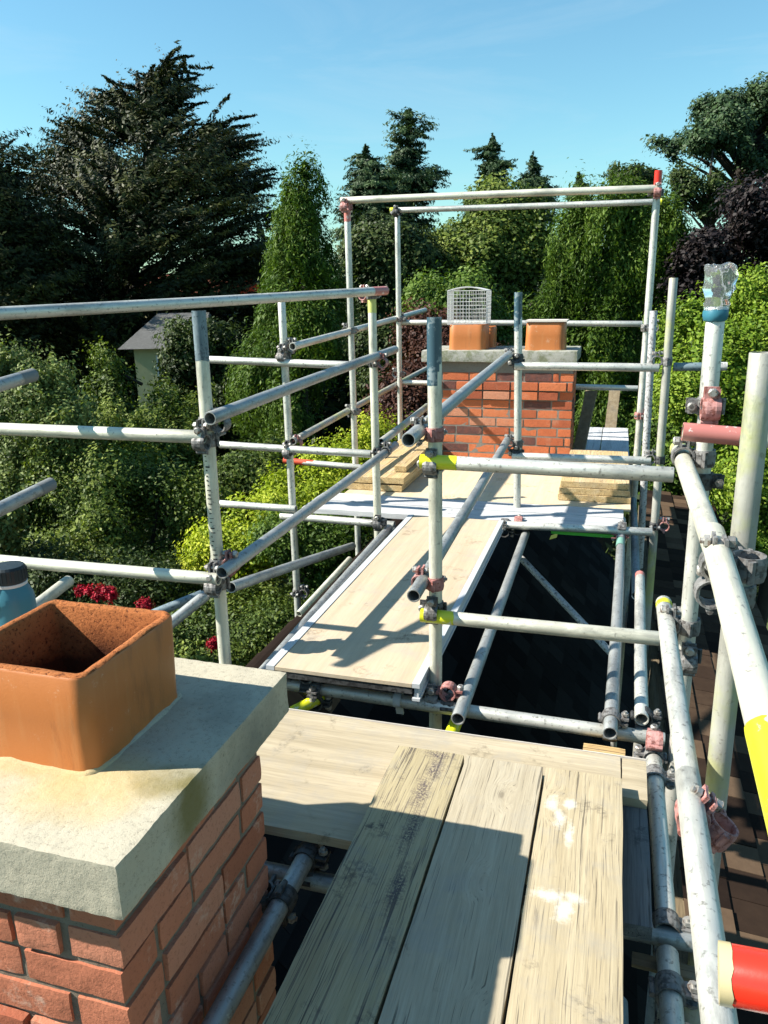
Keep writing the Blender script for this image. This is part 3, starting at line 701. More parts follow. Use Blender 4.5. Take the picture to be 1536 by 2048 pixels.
tube('post with a dark blue top in front of the far chimney', (-.565, 4.93, -1.45), (-.60, 4.93, .0), g, [(1, 0, .23, 'dark_blue_paint')], group=GP)
tube('post capped with a crumpled plastic bottle', (.262, 2.3, -2.6), (.246, 2.3, -.045), g, group=GP)
tube('thick yellow-streaked post at the right edge of the picture', (.285, 1.62, -2.4), (.262, 1.62, -.116), 'galvanised_mossy', group=GP)
# row one rails
tube('upper guard rail with a bright yellow end clamped to the central post', (-.615, 2.50, -.545), (.19, 2.50, -.552), g, [(0, 0, .125, 'yellow_paint')], group=GR)
tube('lower guard rail with a yellow end clamped to the central post', (-.615, 2.50, -1.107), (.19, 2.50, -1.105), 'galvanised_cream', [(0, 0, .12, 'yellow_paint')], group=GR)
tube('upper rail running out of the left edge to the post behind the clay pot', (-3.2, 2.445, -.475), (-1.40, 2.445, -.48), 'galvanised_cream', group=GR)
tube('lower rail running out of the left edge above the blue bottle', (-3.2, 2.445, -1.035), (-1.385, 2.445, -1.02), 'galvanised_cream', group=GR)
tube('deck level cross tube under the near end of the staging board', (-1.55, 2.47, -1.425), (.235, 2.50, -1.475), g, group=GLg)
# depth rails left
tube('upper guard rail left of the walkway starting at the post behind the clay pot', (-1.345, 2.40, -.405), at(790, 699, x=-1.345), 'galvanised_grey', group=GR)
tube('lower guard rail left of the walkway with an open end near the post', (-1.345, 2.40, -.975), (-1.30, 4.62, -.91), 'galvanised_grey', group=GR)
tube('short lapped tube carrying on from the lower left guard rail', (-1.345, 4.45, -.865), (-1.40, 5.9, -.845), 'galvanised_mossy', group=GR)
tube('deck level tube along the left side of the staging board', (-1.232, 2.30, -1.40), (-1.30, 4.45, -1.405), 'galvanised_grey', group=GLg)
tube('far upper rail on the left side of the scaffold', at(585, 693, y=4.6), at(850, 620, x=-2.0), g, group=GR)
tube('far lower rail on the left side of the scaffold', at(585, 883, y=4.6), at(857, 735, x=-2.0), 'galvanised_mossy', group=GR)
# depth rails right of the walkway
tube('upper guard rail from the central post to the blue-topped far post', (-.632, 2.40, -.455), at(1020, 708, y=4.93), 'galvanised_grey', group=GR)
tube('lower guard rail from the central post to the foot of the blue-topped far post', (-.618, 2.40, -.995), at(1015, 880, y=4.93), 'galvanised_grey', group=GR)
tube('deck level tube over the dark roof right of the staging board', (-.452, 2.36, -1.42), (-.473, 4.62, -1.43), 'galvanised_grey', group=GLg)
tube('straight deck level tube near the right posts with green tape', (.055, 2.40, -1.42), (.092, 4.95, -1.40), 'galvanised_grey', [(1, 0, .42, 'old_white'), (1, .44, .56, 'green_tape')], group=GLg)
tube('deck level tube with a faded red far end beside the dark roof', (.158, 2.52, -1.42), (.185, 4.02, -1.43), g, [(1, 0, .05, 'faded_red_paint')], group=GLg)
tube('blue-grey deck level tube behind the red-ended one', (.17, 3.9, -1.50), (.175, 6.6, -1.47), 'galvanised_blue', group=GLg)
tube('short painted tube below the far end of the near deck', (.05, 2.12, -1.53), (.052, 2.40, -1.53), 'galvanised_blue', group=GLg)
# row two
tube('upper cross rail behind the left posts at the tree trunks', at(413, 719, y=4.6), at(712, 731, y=4.6), g, group=GR)
tube('middle cross rail behind the left posts', at(440, 889, y=4.6), at(742, 908, y=4.6), g, group=GR)
tube('thin cross rail with an orange-red end beyond the left posts', at(568, 921, y=5.7), at(722, 935, y=5.7), g, [(0, 0, .26, 'orange_red_paint')], group=GR)
tube('lower cross rail behind the left posts over the lime shrubs', at(438, 1007, y=4.6), at(592, 1018, y=4.6), g, group=GR)
tube('ledger tube under the near left edge of the far deck', (-2.1, 4.60, -1.42), (-1.30, 4.57, -1.42), g, group=GLg)
tube('upper cross rail right of the blue-topped far post', (-.60, 4.86, -.435), (.24, 4.86, -.438), g, group=GR)
tube('lower cross rail right of the blue-topped far post', (-.60, 4.86, -1.0), (.235, 4.86, -.993), g, group=GR)
tube('short rail stub between the green post and the bottle post', (.32, 4.9, -.435), (.61, 4.9, -.43), 'galvanised_blue', [(1, 0, .04, 'old_white')], group=GR)
tube('deck level tube along the near right edge of the far deck', (-.60, 4.57, -1.37), (.26, 4.60, -1.365), g, group=GLg)
# rows three and four
tube('high cross rail ending at the red-topped post', (-2.01, 5.75, .668), (.21, 5.75, .64), 'galvanised_cream', group=GR)
tube('second high cross rail just below the topmost one', (-2.02, 7.1, .722), (.27, 7.1, .69), g, [(0, 0, .07, 'yellow_paint'), (1, 0, .05, 'yellow_paint')], group=GR)
tube('cross rail passing behind the two far clay pots', (-1.97, 7.12, -.25), (.19, 7.12, -.275), g, group=GR)
tube('cross rail behind the brickwork of the far chimney', (-1.97, 7.12, -.80), (.19, 7.12, -.82), g, group=GR)
tube('long top tube crossing the left of the picture to the far deck post', (-2.35, 1.95, -.055), (-1.30, 4.45, .022), g, [(1, .0, .12, 'faded_red_paint')], group=GR)
# right-hand rails towards the camera
tube('thick guard rail with a yellow-rimmed end at the bottle post', (.192, 2.42, -.455), (.222, 1.42, -.528), 'galvanised_cream', [(0, 0, .03, 'pale_yellow_paint')], group=GR)
tube('thick guard rail with a yellow patch leaving the right edge', (.203, 1.60, -.468), (.207, .55, -.565), 'galvanised_cream', [(0, .655, .86, 'yellow_paint')], group=GR)
tube('lower guard rail with a rounded clamped end beside the yellow-ended rail', (.188, 2.42, -.945), (.198, 1.33, -.985), g, [(0, .02, .05, 'yellow_paint')], group=GR)
tube('lower guard rail running from the red coupler to the bottom edge', (.186, 1.46, -.935), (.190, .55, -.975), g, group=GR)
tube('deck level tube along the right of the near deck', (.187, 2.26, -1.41), (.190, 1.60, -1.41), g, group=GLg)
tube('deck level tube leaving the bottom edge by the thick guard rail', (.190, 1.52, -1.43), (.19, .6, -1.43), g, group=GLg)
tube('stout short rail with a faded red end joining the two right posts', at(1366, 863, y=2.2), at(1560, 880, y=2.2), 'galvanised_cream', [(0, 0, .14, 'faded_red_paint')], group=GR)
tube('bright red painted tube end poking in at the lower right corner', at(1440, 1945, d=.72), at(4212, 2496, d=.45), 'red_paint', [(0, 0, .008, 'cream_paint')], group=GR, r=.0262, open0=False)
tube('dark cross tube below the boards right of the near planks', (-.45, 1.57, -1.425), (.30, 1.57, -1.43), 'galvanised_grey', group=GLg)
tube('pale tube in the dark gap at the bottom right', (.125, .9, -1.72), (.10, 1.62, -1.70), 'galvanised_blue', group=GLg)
tube('green-grey tube beside the near chimney brickwork', (-.682, .55, -1.395), (-.692, 1.745, -1.395), 'galvanised_grey', [(1, 0, .13, 'green_tape')], group=GLg)
tube('cross tube below the near deck by the chimney', (-1.2, 1.545, -1.455), (-.46, 1.545, -1.455), 'galvanised_grey', group=GLg)
# stubs and braces on the left
tube('upper loose tube end sticking in from the left edge', at(-60, 787, d=2.6), at(66, 750, d=2.9), 'galvanised_grey', [(1, 0, .08, 'lead_grey')], group=GR)
tube('lower loose tube end sticking in from the left edge', at(-60, 1048, d=2.5), at(102, 968, d=2.9), 'galvanised_grey', [(1, 0, .08, 'lead_grey')], group=GR)
tube('short pale tube behind the blue bottle', at(60, 1222, d=2.9), at(137, 1162, d=3.2), 'galvanised_cream', group=GBr)
tube('grey brace meeting the post behind the near clay pot', at(300, 1280, d=3.15), at(412, 1190, d=3.3), 'galvanised_grey', group=GBr)
tube('blue-tinted brace touching the grey brace near the clay pot', at(250, 1250, d=3.3), at(405, 1188, d=3.4), 'galvanised_blue', group=GBr, r=.020)
tube('slender brace crossing below the lower left guard rail', at(462, 1175, y=2.75), at(705, 1092, y=4.5), 'galvanised_grey', group=GBr)
tube('steep slim tube left of the staging board ledger', at(598, 1228, y=3.9), at(700, 1118, y=4.5), 'galvanised_cream', group=GBr, r=.020)
tube('dim brace slanting down over the dark slates', at(1042, 1116, y=4.65), at(1222, 1306, y=4.0), 'old_white', group=GBr, r=.020)
tube('yellow tube end under the near edge of the staging board', at(585, 1424, z=-1.50), at(648, 1392, z=-1.48), 'yellow_paint', group=GBr, r=.022)
tube('small yellow tube end at the foot of the central post', (-.49, 2.42, -1.53), (-.49, 2.66, -1.53), 'yellow_paint', group=GBr)

# ------------------------------------------------------------------ couplers
cm, cd, cr_ = 'coupler_metal', 'coupler_dark', 'coupler_red'
C = coupler
C('upper coupler holding rails on the post behind the clay pot', (AX, AY, -.44), Z_, Y_, X_, cm)
C('coupler joining the upper left edge rail to the post behind the clay pot', (AX, AY, -.50), Z_, X_, -Y_, cm)
C('lower coupler with red flakes on the post behind the clay pot', (AX, AY, -.98), Z_, Y_, X_, cm, cr_)
C('coupler joining the lower left edge rail to the post behind the clay pot', (AX, AY, -1.055), Z_, X_, -Y_, cm)
C('pinkish red coupler at the upper open tube end on the central post', (-.58, 2.555, -.46), Z_, Y_, -X_, cr_, cm)
C('coupler behind the upper yellow rail end on the central post', (-.58, 2.555, -.56), Z_, X_, -Y_, cd, cm)
C('pinkish red coupler at the lower open tube end on the central post', (-.577, 2.555, -1.0), Z_, Y_, -X_, cr_, cr_)
C('coupler behind the lower yellow rail end on the central post', (-.577, 2.555, -1.095), Z_, X_, -Y_, cd, cm)
C('coupler at the foot of the central post above the deck edge', (-.575, 2.555, -1.44), Z_, X_, -Y_, cm, cm)
C('red and black coupler right of the foot of the central post', (-.515, 2.50, -1.45), X_, Y_, Z_, cd, cr_)
C('bulky coupler clamping the cross tube below the staging board', (-1.02, 2.475, -1.44), X_, Y_ + X_ * .5, -Z_, cm, cd)
C('coupler below the near left corner of the staging board', (-1.055, 2.475, -1.44), X_, Y_, Z_, cd, cm)
C('coupler on the slim left post at the upper cross rail', (-2.035, 4.65, -.37), Z_, X_, -Y_, cm)
C('upper grey coupler on the slim left post facing the walkway', (-2.035, 4.65, -.31), Z_, Y_, X_, cm)
C('coupler with red paint on the slim left post at the middle rail', (-2.03, 4.65, -.93), Z_, Y_, X_, cd, cr_)
C('coupler on the slim left post at the middle cross rail', (-2.03, 4.65, -.985), Z_, X_, -Y_, cm)
C('lowest coupler on the slim left post near the roof ridge', (-2.03, 4.65, -1.98), Z_, Y_, X_, cm)
C('coupler at the top of the left deck post holding the long top tube', (-1.375, 4.42, -.0), Z_, Y_ + X_ * .4, -X_, cm, cr_)
C('red edged coupler on the left deck post at the upper guard rail', (-1.37, 4.42, -.385), Z_, Y_, X_, cm, cr_)
C('coupler on the left deck post at the lower guard rail', (-1.355, 4.42, -.91), Z_, Y_, X_, cd, cm)
C('rusty coupler at the foot of the left deck post', (-1.348, 4.42, -1.36), Z_, X_, -Y_, cm, cd)
C('second coupler at the foot of the left deck post by the ledger', (-1.30, 4.40, -1.42), Y_, X_, -Z_, cm, cm)
C('red coupler at the top of the tall rear left post', (-1.965, 5.75, .62), Z_, X_, -Y_, cr_, cr_)
C('coupler halfway up the tall rear left post', (-1.945, 5.75, -.26), Z_, Y_, -X_, cm)
C('lower coupler on the tall rear left post', (-1.94, 5.75, -.88), Z_, Y_, -X_, cm)
C('dark coupler at the top of the thin rear post', (-1.955, 7.1, .70), Z_, X_, -Y_, cd)
C('coupler midway on the thin rear post', (-1.94, 7.1, -.22), Z_, X_, Y_, cm)
C('lower coupler on the thin rear post', (-1.935, 7.1, -.72), Z_, Y_, -X_, cm)
C('coupler just under the bright red post top', (.187, 5.8, .62), Z_, X_, -Y_, cm, cr_)
C('small tie coupler where the crusty tube meets the red-topped post', (.178, 5.8, -.25), Z_, Y_, X_, cm)
C('rust red tie on the red-topped post below the upper rail', (.176, 5.8, -.86), Z_, Y_, X_, cr_, cr_)
C('dark coupler on the blue-topped far post at the upper rails', (-.59, 4.93, -.42), Z_, X_, -Y_, cd, cd)
C('dark coupler facing the chimney on the blue-topped far post', (-.59, 4.93, -.39), Z_, Y_, -X_, cd, cm)
C('dark coupler on the blue-topped far post at the lower rails', (-.575, 4.93, -.99), Z_, X_, -Y_, cd, cd)
C('pale coupler on the blue-topped far post holding the lower walkway rail', (-.575, 4.93, -.93), Z_, Y_, -X_, cm)
C('red and pink coupler at the foot of the blue-topped far post', (-.52, 4.62, -1.41), Y_, X_, Z_, cd, cr_)
C('coupler at the near right corner of the staging board far end', (-.60, 4.60, -1.37), X_, Y_, -Z_, cm, cd)
C('coupler with an open tube end on the cream-green post at the upper rail', (.28, 4.87, -.40), Z_, Y_, -X_, cm, cm)
C('coupler with an open tube end on the cream-green post at the lower rail', (.285, 4.87, -.985), Z_, Y_, -X_, cd, cm)
C('red tipped coupler low on the cream-green post', (.288, 4.87, -1.40), Z_, Y_, X_, cd, cr_)
C('red banded coupler where the taped tube crosses the far deck edge', (.09, 4.60, -1.40), Y_, X_, Z_, cr_, cm)
C('coupler joining the taped deck tube to the near cross tube', (.057, 2.50, -1.42), Y_, X_, -Z_, cm, cm)
C('coupler joining the red-ended deck tube to the near cross tube', (.165, 2.56, -1.43), Y_, X_, -Z_, cd, cm)
C('orange-red coupler at the right end of the near cross tube', (.187, 2.30, -1.42), Y_, X_, Z_, cm, cr_)
C('grey coupler at the right corner of the near deck', (.187, 2.17, -1.41), Y_, X_, -Z_, cm, cm)
C('weathered coupler with long bolts on the post below the plastic bottle', (.25, 2.3, -.31), Z_, X_, -Y_, cm, cr_)
C('brown flaked coupler at the yellow-rimmed end of the thick guard rail', (.25, 2.3, -.455), Z_, Y_, -X_, cm, cm)
C('coupler below the upper rail on the bottle post', (.25, 2.3, -.52), Z_, X_, Y_, cd, cm)
C('coupler on the bottle post at the lower guard rail', (.255, 2.3, -.965), Z_, Y_, -X_, cm, cm)
C('coupler low on the bottle post beside its flange', (.256, 2.3, -1.06), Z_, X_, -Y_, cd, cm)
C('large grey coupler joining the two thick guard rails', (.205, 1.50, -.50), Y_, Z_, X_, cm, cm)
C('grey coupler on the edge post beside the joined guard rails', (.268, 1.62, -.60), Z_, Y_, -X_, cm, cm)
C('salmon pink coupler joining the two lower guard rails', (.192, 1.38, -.965), Y_, Z_ + X_ * .6, X_, cr_, cr_)
C('grey coupler at the near end of the deck tube beside the dark board', (.19, 1.585, -1.415), Y_, X_, -Z_, cm, cm)
C('pale coupler on the deck tube at the bottom right corner', (.19, 1.42, -1.43), Y_, X_, -Z_, cm, cm)
C('rusted coupler on the green-grey tube beside the chimney', (-.690, 1.56, -1.395), Y_, X_, -Z_, cd, cd)
C('second rusted coupler lower on the green-grey tube beside the chimney', (-.689, 1.40, -1.395), Y_, Z_, -X_, cd, cd)
C('dark coupler at the bottom right between the guard rail and red tube', (.205, 1.18, -1.33), Y_, Z_, X_, cd, cm)
# board clip strap
bm = bmesh.new(); rings(bm, [(.0255, -.014), (.028, -.014), (.028, .014), (.0255, .014)], 20, True); box(bm, (-.004, .026, -.014), (.004, .075, .014)); 
o = fin('board_clip', bm, MAT['alu']); o.matrix_world = Matrix.Translation((-.70, 2.482, -1.447)) @ Matrix.Rotation(R(90), 4, 'Y') @ Matrix.Rotation(R(-70), 4, 'Z'); tag(o, 'metal strap clip round the cross tube under the staging board', 'board clip')
# wooden wedge under right cross tube
plank('thin splintered wood strip under the cross tube right of the near planks', .115, .30, 1.49, 1.53, -1.455, .012, 'fence_wood', 'X', name='wood_strip', cat='wood strip', n=(3, 8, 1), rot=-.05)
plank('small wooden packer under the right end of the near cross tube', -.03, .11, 2.40, 2.46, -1.505, .02, 'lumber_wood', 'X', name='wood_packer', cat='wood packer', n=(3, 6, 1), rot=-.03)
# plastic bottle on post
pb = empty('plastic_bottle', (.246, 2.3, -.075)); tag(pb, 'crumpled clear plastic bottle with a blue band upended over a post', 'plastic bottle')
bm = bmesh.new(); rings(bm, [(.029, .0), (.031, .03), (.034, .045), (.029, .055), (.036, .075), (.041, .09), (.036, .105), (.043, .122), (.040, .14), (.036, .152), (.026, .158), (.014, .150), (.002, .147)], 28)
for v_ in bm.verts:
    a = math.atan2(v_.co.y, v_.co.x); q = max(0, v_.co.z - .03) / .12
    v_.co += noise.noise_vector(v_.co * 34) * .015 * q
    v_.co.z += .010 * q * abs(math.sin(a * 2.5)); v_.co.z *= .84
o = fin('bottle_body', bm, MAT['clear_plastic'], pb, True)
bm = bmesh.new(); rings(bm, [(.0265, -.008), (.0305, -.005), (.0325, .008), (.0315, .018), (.030, .022)], 28)
for v_ in bm.verts: v_.co += noise.noise_vector(v_.co * 60) * .003
fin('blue_band', bm, MAT['bottle_blue'], pb, True)
# blue drinking bottle
bl = empty('drinking_bottle', (-1.345, 1.40, NZ)); tag(bl, 'blue drinking bottle with a dark lid and clip behind the near clay pot', 'bottle')
bm = bmesh.new(); rings(bm, [(.001, 0), (.044, 0), (.048, .006), (.048, .135), (.046, .15), (.036, .172), (.034, .18), (.001, .18)], 32); o = fin('bottle_body', bm, MAT['bottle_blue'], bl, True); smooth_by_angle(o, 40)
bm = bmesh.new(); rings(bm, [(.0345, .172), (.037, .174), (.037, .180), (.0345, .182)], 32, True); fin('neck_ring', bm, MAT['wire'], bl)
bm = bmesh.new(); rings(bm, [(.001, .181), (.036, .181), (.0375, .186), (.0375, .215), (.034, .221), (.001, .222)], 24)
for k_ in range(24):
    a = 2 * math.pi * k_ / 24; cyl(bm, (math.cos(a) * .0375, math.sin(a) * .0375, .188), (math.cos(a) * .0375, math.sin(a) * .0375, .213), .0018, seg=5)
lid = fin('lid', bm, MAT['bottle_lid'], bl)
bm = bmesh.new(); path(bm, [(-.03, -.025, .205), (-.034, -.045, .21), (-.03, -.055, .17), (-.02, -.058, .14), (-.005, -.055, .13), (.006, -.052, .15), (0, -.05, .18), (-.015, -.045, .20)], .0035, 8); fin('carabiner', bm, MAT['carabiner'], lid, True)
bm = bmesh.new(); rings(bm, [(.001, -.003), (.018, -.003), (.019, 0), (.018, .003), (.001, .003)], 20); bmesh.ops.transform(bm, matrix=Matrix.Translation((-.02, -.048, .125)) @ Matrix.Rotation(R(90), 4, 'X'), verts=bm.verts); fin('tag_disc', bm, MAT['carabiner'], lid)

# ================================================================== FOLIAGE
LEAFX = 2.7
def leaves(name, P, Nrm, size, tint, mat, parent, aspect=.55, up=None):
    """P (n,3) centres, Nrm (n,3) normals, size (n,), tint (n,) -> one mesh of rhombic leaves"""
    n_ = len(P); Nrm = Nrm / (np.linalg.norm(Nrm, axis=1, keepdims=True) + 1e-9)
    ref = rng.normal(size=(n_, 3)) if up is None else up + rng.normal(size=(n_, 3)) * .35
    U = ref - Nrm * np.sum(ref * Nrm, axis=1, keepdims=True); U /= np.linalg.norm(U, axis=1, keepdims=True) + 1e-9
    Vv = np.cross(Nrm, U); s = size[:, None]
    c = np.stack([P - U * s, P + Vv * s * aspect - U * s * .1, P + U * s, P - Vv * s * aspect - U * s * .1], axis=1).reshape(-1, 3)
    me = bpy.data.meshes.new(name); me.vertices.add(n_ * 4); me.vertices.foreach_set('co', c.astype(np.float32).ravel())
    me.loops.add(n_ * 4); me.loops.foreach_set('vertex_index', np.arange(n_ * 4, dtype=np.int32))
    me.polygons.add(n_); me.polygons.foreach_set('loop_start', np.arange(0, n_ * 4, 4, dtype=np.int32)); me.polygons.foreach_set('loop_total', np.full(n_, 4, dtype=np.int32))
    at_ = me.attributes.new('tint', 'FLOAT', 'FACE'); at_.data.foreach_set('value', np.clip(tint, 0, 1).astype(np.float32))
    me.update(calc_edges=True)
    return link(name, me, MAT[mat], parent)
def inpoly(poly, x, y):
    c = np.zeros(len(x), bool); n_ = len(poly)
    for i in range(n_):
        x1, y1 = poly[i]; x2, y2 = poly[(i + 1) % n_]
        cond = ((y1 > y) != (y2 > y)) & (x < (x2 - x1) * (y - y1) / (y2 - y1 + 1e-12) + x1); c ^= cond
    return c
def wpt(px, py, d):
    """vectorised photo pixel + depth -> world"""
    v = np.stack([(px - 768) / F, (py - 1024) / F, np.ones_like(px)], 1) * d[:, None]
    return v @ np.array(M).T
FW = np.array([fwd.x, fwd.y, 0]); FW /= np.linalg.norm(FW); LT = np.array([FW[1], -FW[0], 0])
def tree(name, label, cat, poly, d, kind, mat, nclump, nleaf, lsize, clump=.5, depth=1.0, group=None, trunk=None, tips=None, bark='bark', limbs=0, base_px=None, tintmix=.35, trunk_r=.25, shell=.55, limb_show=0, gap=-.06, lump=1.0):
    poly = [(float(a), float(b)) for a, b in poly]
    gx = sum(p[0] for p in poly) / len(poly); gy = sum(p[1] for p in poly) / len(poly); er = clump * .25 * F / d
    poly = [(gx + (a - gx) * max(.3, 1 - er / (math.hypot(a - gx, b - gy) + 1)), gy + (b - gy) * max(.3, 1 - er / (math.hypot(a - gx, b - gy) + 1))) for a, b in poly]
    xs = [p[0] for p in poly]; ys = [p[1] for p in poly]
    nclump = int(nclump * 1.5)
    # clump centres inside the outline, pulled to a rounded volume
    N_ = nclump * 6; X0 = rng.uniform(min(xs), max(xs), N_); Y0 = rng.uniform(min(ys), max(ys), N_)
    k_ = inpoly(poly, X0, Y0); X0 = X0[k_][:nclump]; Y0 = Y0[k_][:nclump]
    cx = np.zeros_like(X0); hw = np.zeros_like(X0)
    rows = {}
    for i in range(len(X0)):
        r_ = int(Y0[i] // 6)
        if r_ not in rows:
            tx = np.linspace(min(xs), max(xs), 160); m_ = inpoly(poly, tx, np.full(160, r_ * 6 + 3.))
            rows[r_] = (tx[m_].min(), tx[m_].max()) if m_.any() else (X0[i] - 2, X0[i] + 2)
        a, b = rows[r_]; cx[i] = (a + b) / 2; hw[i] = max((b - a) / 2, 6)
    q = np.clip(1 - ((X0 - cx) / hw) ** 2, 0, 1) ** .5
    sgn = np.where(rng.random(len(X0)) < .72, -1, 1); rad = np.where(rng.random(len(X0)) < shell, rng.uniform(.75, 1, len(X0)), rng.uniform(0, .8, len(X0)))
    off = sgn * rad * q * (hw / F * d) * depth
    dd = np.maximum(d + off, 1.0)
    Cc = wpt(X0, Y0, dd); fq = .36 / clump
    zs = 3.2 if kind == 'cypress' else 1.0
    nv = np.array([noise.noise(Vector((c_[0], c_[1], c_[2] * zs)) * fq) + .5 * noise.noise(Vector((c_[0], c_[1], c_[2] * zs)) * fq * 2.3) for c_ in Cc])
    kp = nv > gap
    if kp.sum() < 6: kp[:] = True
    X0, Y0, cx, hw, dd, Cc, nv = X0[kp], Y0[kp], cx[kp], hw[kp], dd[kp], Cc[kp], nv[kp]
    axis = wpt(cx, Y0, np.full_like(cx, d))
    dv = Cc - axis; dv[:, 2] = 0; dl = np.linalg.norm(dv, axis=1, keepdims=True) + 1e-6
    Cc = Cc + dv / dl * (np.clip(nv - .1, -.3, .5) * clump * 2.0 * lump)[:, None] + np.array([0, 0, 1.]) * (np.clip(nv - .15, -.2, .5) * clump * 1.3 * lump)[:, None]
    out = Cc - axis; hn = np.linalg.norm(out, axis=1, keepdims=True) + 1e-6; outn = out / hn
    base = wpt(np.array([(min(xs) + max(xs)) / 2 if base_px is None else base_px]), np.array([max(ys)]), np.array([float(d)]))[0]
    base[2] = GZ
    P_, N2, T_, U_, Z2 = [], [], [], [], []
    if tips:
        tp = np.array(tips, float); tr_ = trunk
        tw = wpt(tp[:, 0], tp[:, 1], d + rng.uniform(-.5, .5, len(tp)))
    sprays = []
    for i in range(len(Cc)):
        o_ = outn[i]; cl = clump * rng.uniform(.6, 1.35)
        if kind == 'cypress':
            lat = (X0[i] - cx[i]) / hw[i]; ax = LT * (1.3 * lat + .25) + np.array([o_[0], o_[1], 0]) * .45 + np.array([0, 0, .42]) + rng.normal(size=3) * .16; sh = (1.9, .5, .20)
        elif kind == 'conifer': ax = np.array([o_[0], o_[1], -.12]) + rng.normal(size=3) * .25; sh = (1.5, .6, .28)
        elif kind == 'weep': ax = np.array([o_[0] * .35, o_[1] * .35, -1.0]) + rng.normal(size=3) * .18; sh = (1.7, .42, .42)
        elif kind == 'upright': ax = np.array([o_[0] * .4, o_[1] * .4, 1.0]) + rng.normal(size=3) * .3; sh = (1.4, .5, .5)
        else: ax = rng.normal(size=3); sh = (1.1, .9, .7)
        sprays.append((Cc[i], ax, cl, sh, o_))
    for (c_, ax, cl, sh, o_), nvi in zip(sprays, nv):
        m_ = max(4, int(nleaf * LEAFX * rng.uniform(.6, 1.3)))
        ax = ax / np.linalg.norm(ax); b1 = np.cross(ax, [0, 0, 1.]); 
        if np.linalg.norm(b1) < .1: b1 = np.array([1., 0, 0])
        b1 /= np.linalg.norm(b1); b2 = np.cross(b1, ax)
        g_ = rng.normal(size=(m_, 3)); g_ /= np.linalg.norm(g_, axis=1, keepdims=True); g_ *= (rng.random((m_, 1)) ** .45) * .95; t_ = g_[:, 0]
        tap = np.clip(1 - .6 * t_, .12, 1.6)
        pts = c_ + cl * (ax * (t_ * sh[0])[:, None] + b1 * (g_[:, 1] * sh[1] * tap)[:, None] + b2 * (g_[:, 2] * sh[2] * tap)[:, None])
        P_.append(pts)
        nrm = rng.normal(size=(m_, 3)) * .55 + (pts - c_) / cl * 1.1 + o_ * .35 + np.array([0, 0, .55 if kind in ('cypress', 'conifer', 'bush') else .2])
        N2.append(nrm); ct = float(np.clip(.42 + .75 * nvi + rng.normal() * .2, .05, .95)); T_.append(np.clip(ct * (1 - tintmix) + tintmix * rng.random(m_) + .12 * t_, 0, 1)); U_.append(np.tile(ax, (m_, 1))); Z2.append(np.full(m_, rng.uniform(.7, 1.45)))
    def seg(a, b, m_, w0, w1, flat=.35, bend=.06):
        t_ = rng.beta(1.3, 1.15, m_); Lb = np.linalg.norm(b - a) + 1e-6; ax = (b - a) / Lb
        b1 = np.cross(ax, [0, 0, 1.]); nb = np.linalg.norm(b1); b1 = b1 / nb if nb > .05 else np.array([1., 0, 0]); b2 = np.cross(b1, ax)
        wd = w0 + w1 * (1 - t_) ** .8; k_ = np.floor(t_ * Lb / .22); s1 = np.sin(k_ * 12.9898 + a[0] * 7) ; s2 = np.cos(k_ * 7.233 + a[1] * 5)
        g_ = rng.uniform(-1, 1, (m_, 2)); ph = rng.uniform(0, 6)
        pts = a + ax * (t_ * Lb)[:, None] + b1 * ((.55 * g_[:, 0] + .55 * s1) * wd)[:, None] + b2 * ((.5 * g_[:, 1] + .5 * s2) * wd * flat * 2 - bend * Lb * np.sin(t_ * 3.1) + 0)[:, None]
        P_.append(pts); N2.append(rng.normal(size=(m_, 3)) * .6 + np.array([0, 0, .9])); T_.append(np.clip(rng.normal(.45, .22, m_) + .15 * (t_ - .5), 0, 1)); U_.append(np.tile(ax, (m_, 1)))
    if kind == 'conifer':
        ty0, ty1 = min(p_[1] for p_ in poly), max(p_[1] for p_ in poly); y_ = ty0
        txx = np.linspace(min(xs) - 2, max(xs) + 2, 200)
        while y_ < ty1:
            m_ = inpoly(poly, txx, np.full(200, y_ + .5)); xa, xb = (txx[m_].min(), txx[m_].max()) if m_.any() else (xs[0] - 4, xs[0] + 4)
            xc = (xa + xb) / 2; hwid = max((xb - xa) / 2, 5) / F * d
            if trunk: xc = .5 * xc + .5 * tips_root(trunk, (xc, y_ - 35))[0]
            for q_ in range(7):
                an = rng.uniform(0, 6.283); ln_ = hwid * rng.uniform(.55, 1.35); dr = LT * math.cos(an) + FW * math.sin(an)
                a = wpt(np.array([xc]), np.array([y_ + rng.uniform(-6, 6)]), np.array([float(d)]))[0]
                b = a + dr * ln_ + np.array([0, 0, 1.]) * ln_ * rng.uniform(-.28, .12)
                seg(a, b, int(40 + 90 * ln_), .03, .10 + .16 * ln_, .3, .08)
            y_ += (.26 + .10 * hwid) * F / d
    if tips:
        for j in range(len(tp)):
            rx, ry = tips_root(trunk, tp[j])
            if kind == 'cypress':
                dx = tp[j][0] - rx; sg_ = 1 if dx > 0 else -1; Lp = min(125 * 27 / d, abs(dx) + 50); st = .38 + .9 * max(0, 1 - abs(dx) / 60)
                rx, ry = tp[j][0] - sg_ * Lp * .95 / (1 + st * .3), tp[j][1] + Lp * st
                a = wpt(np.array([rx]), np.array([ry]), np.array([float(d)]))[0]
                seg(a, tw[j], int(nleaf * 11), .05, .42, .22, -.05)
                for q_ in range(3):
                    b = tw[j] + rng.normal(size=3) * np.array([.5, .9, .35]) + (a - tw[j]) * rng.uniform(.1, .45); seg(a, b, int(nleaf * 6), .04, .32, .22, -.04)
            else:
                a = wpt(np.array([rx]), np.array([tp[j][1] + .18 * abs(tp[j][0] - rx) + (30 if j == 0 else 4)]), np.array([float(d)]))[0]
                seg(a, tw[j], int(nleaf * 3), .02, .22, .4, .03)
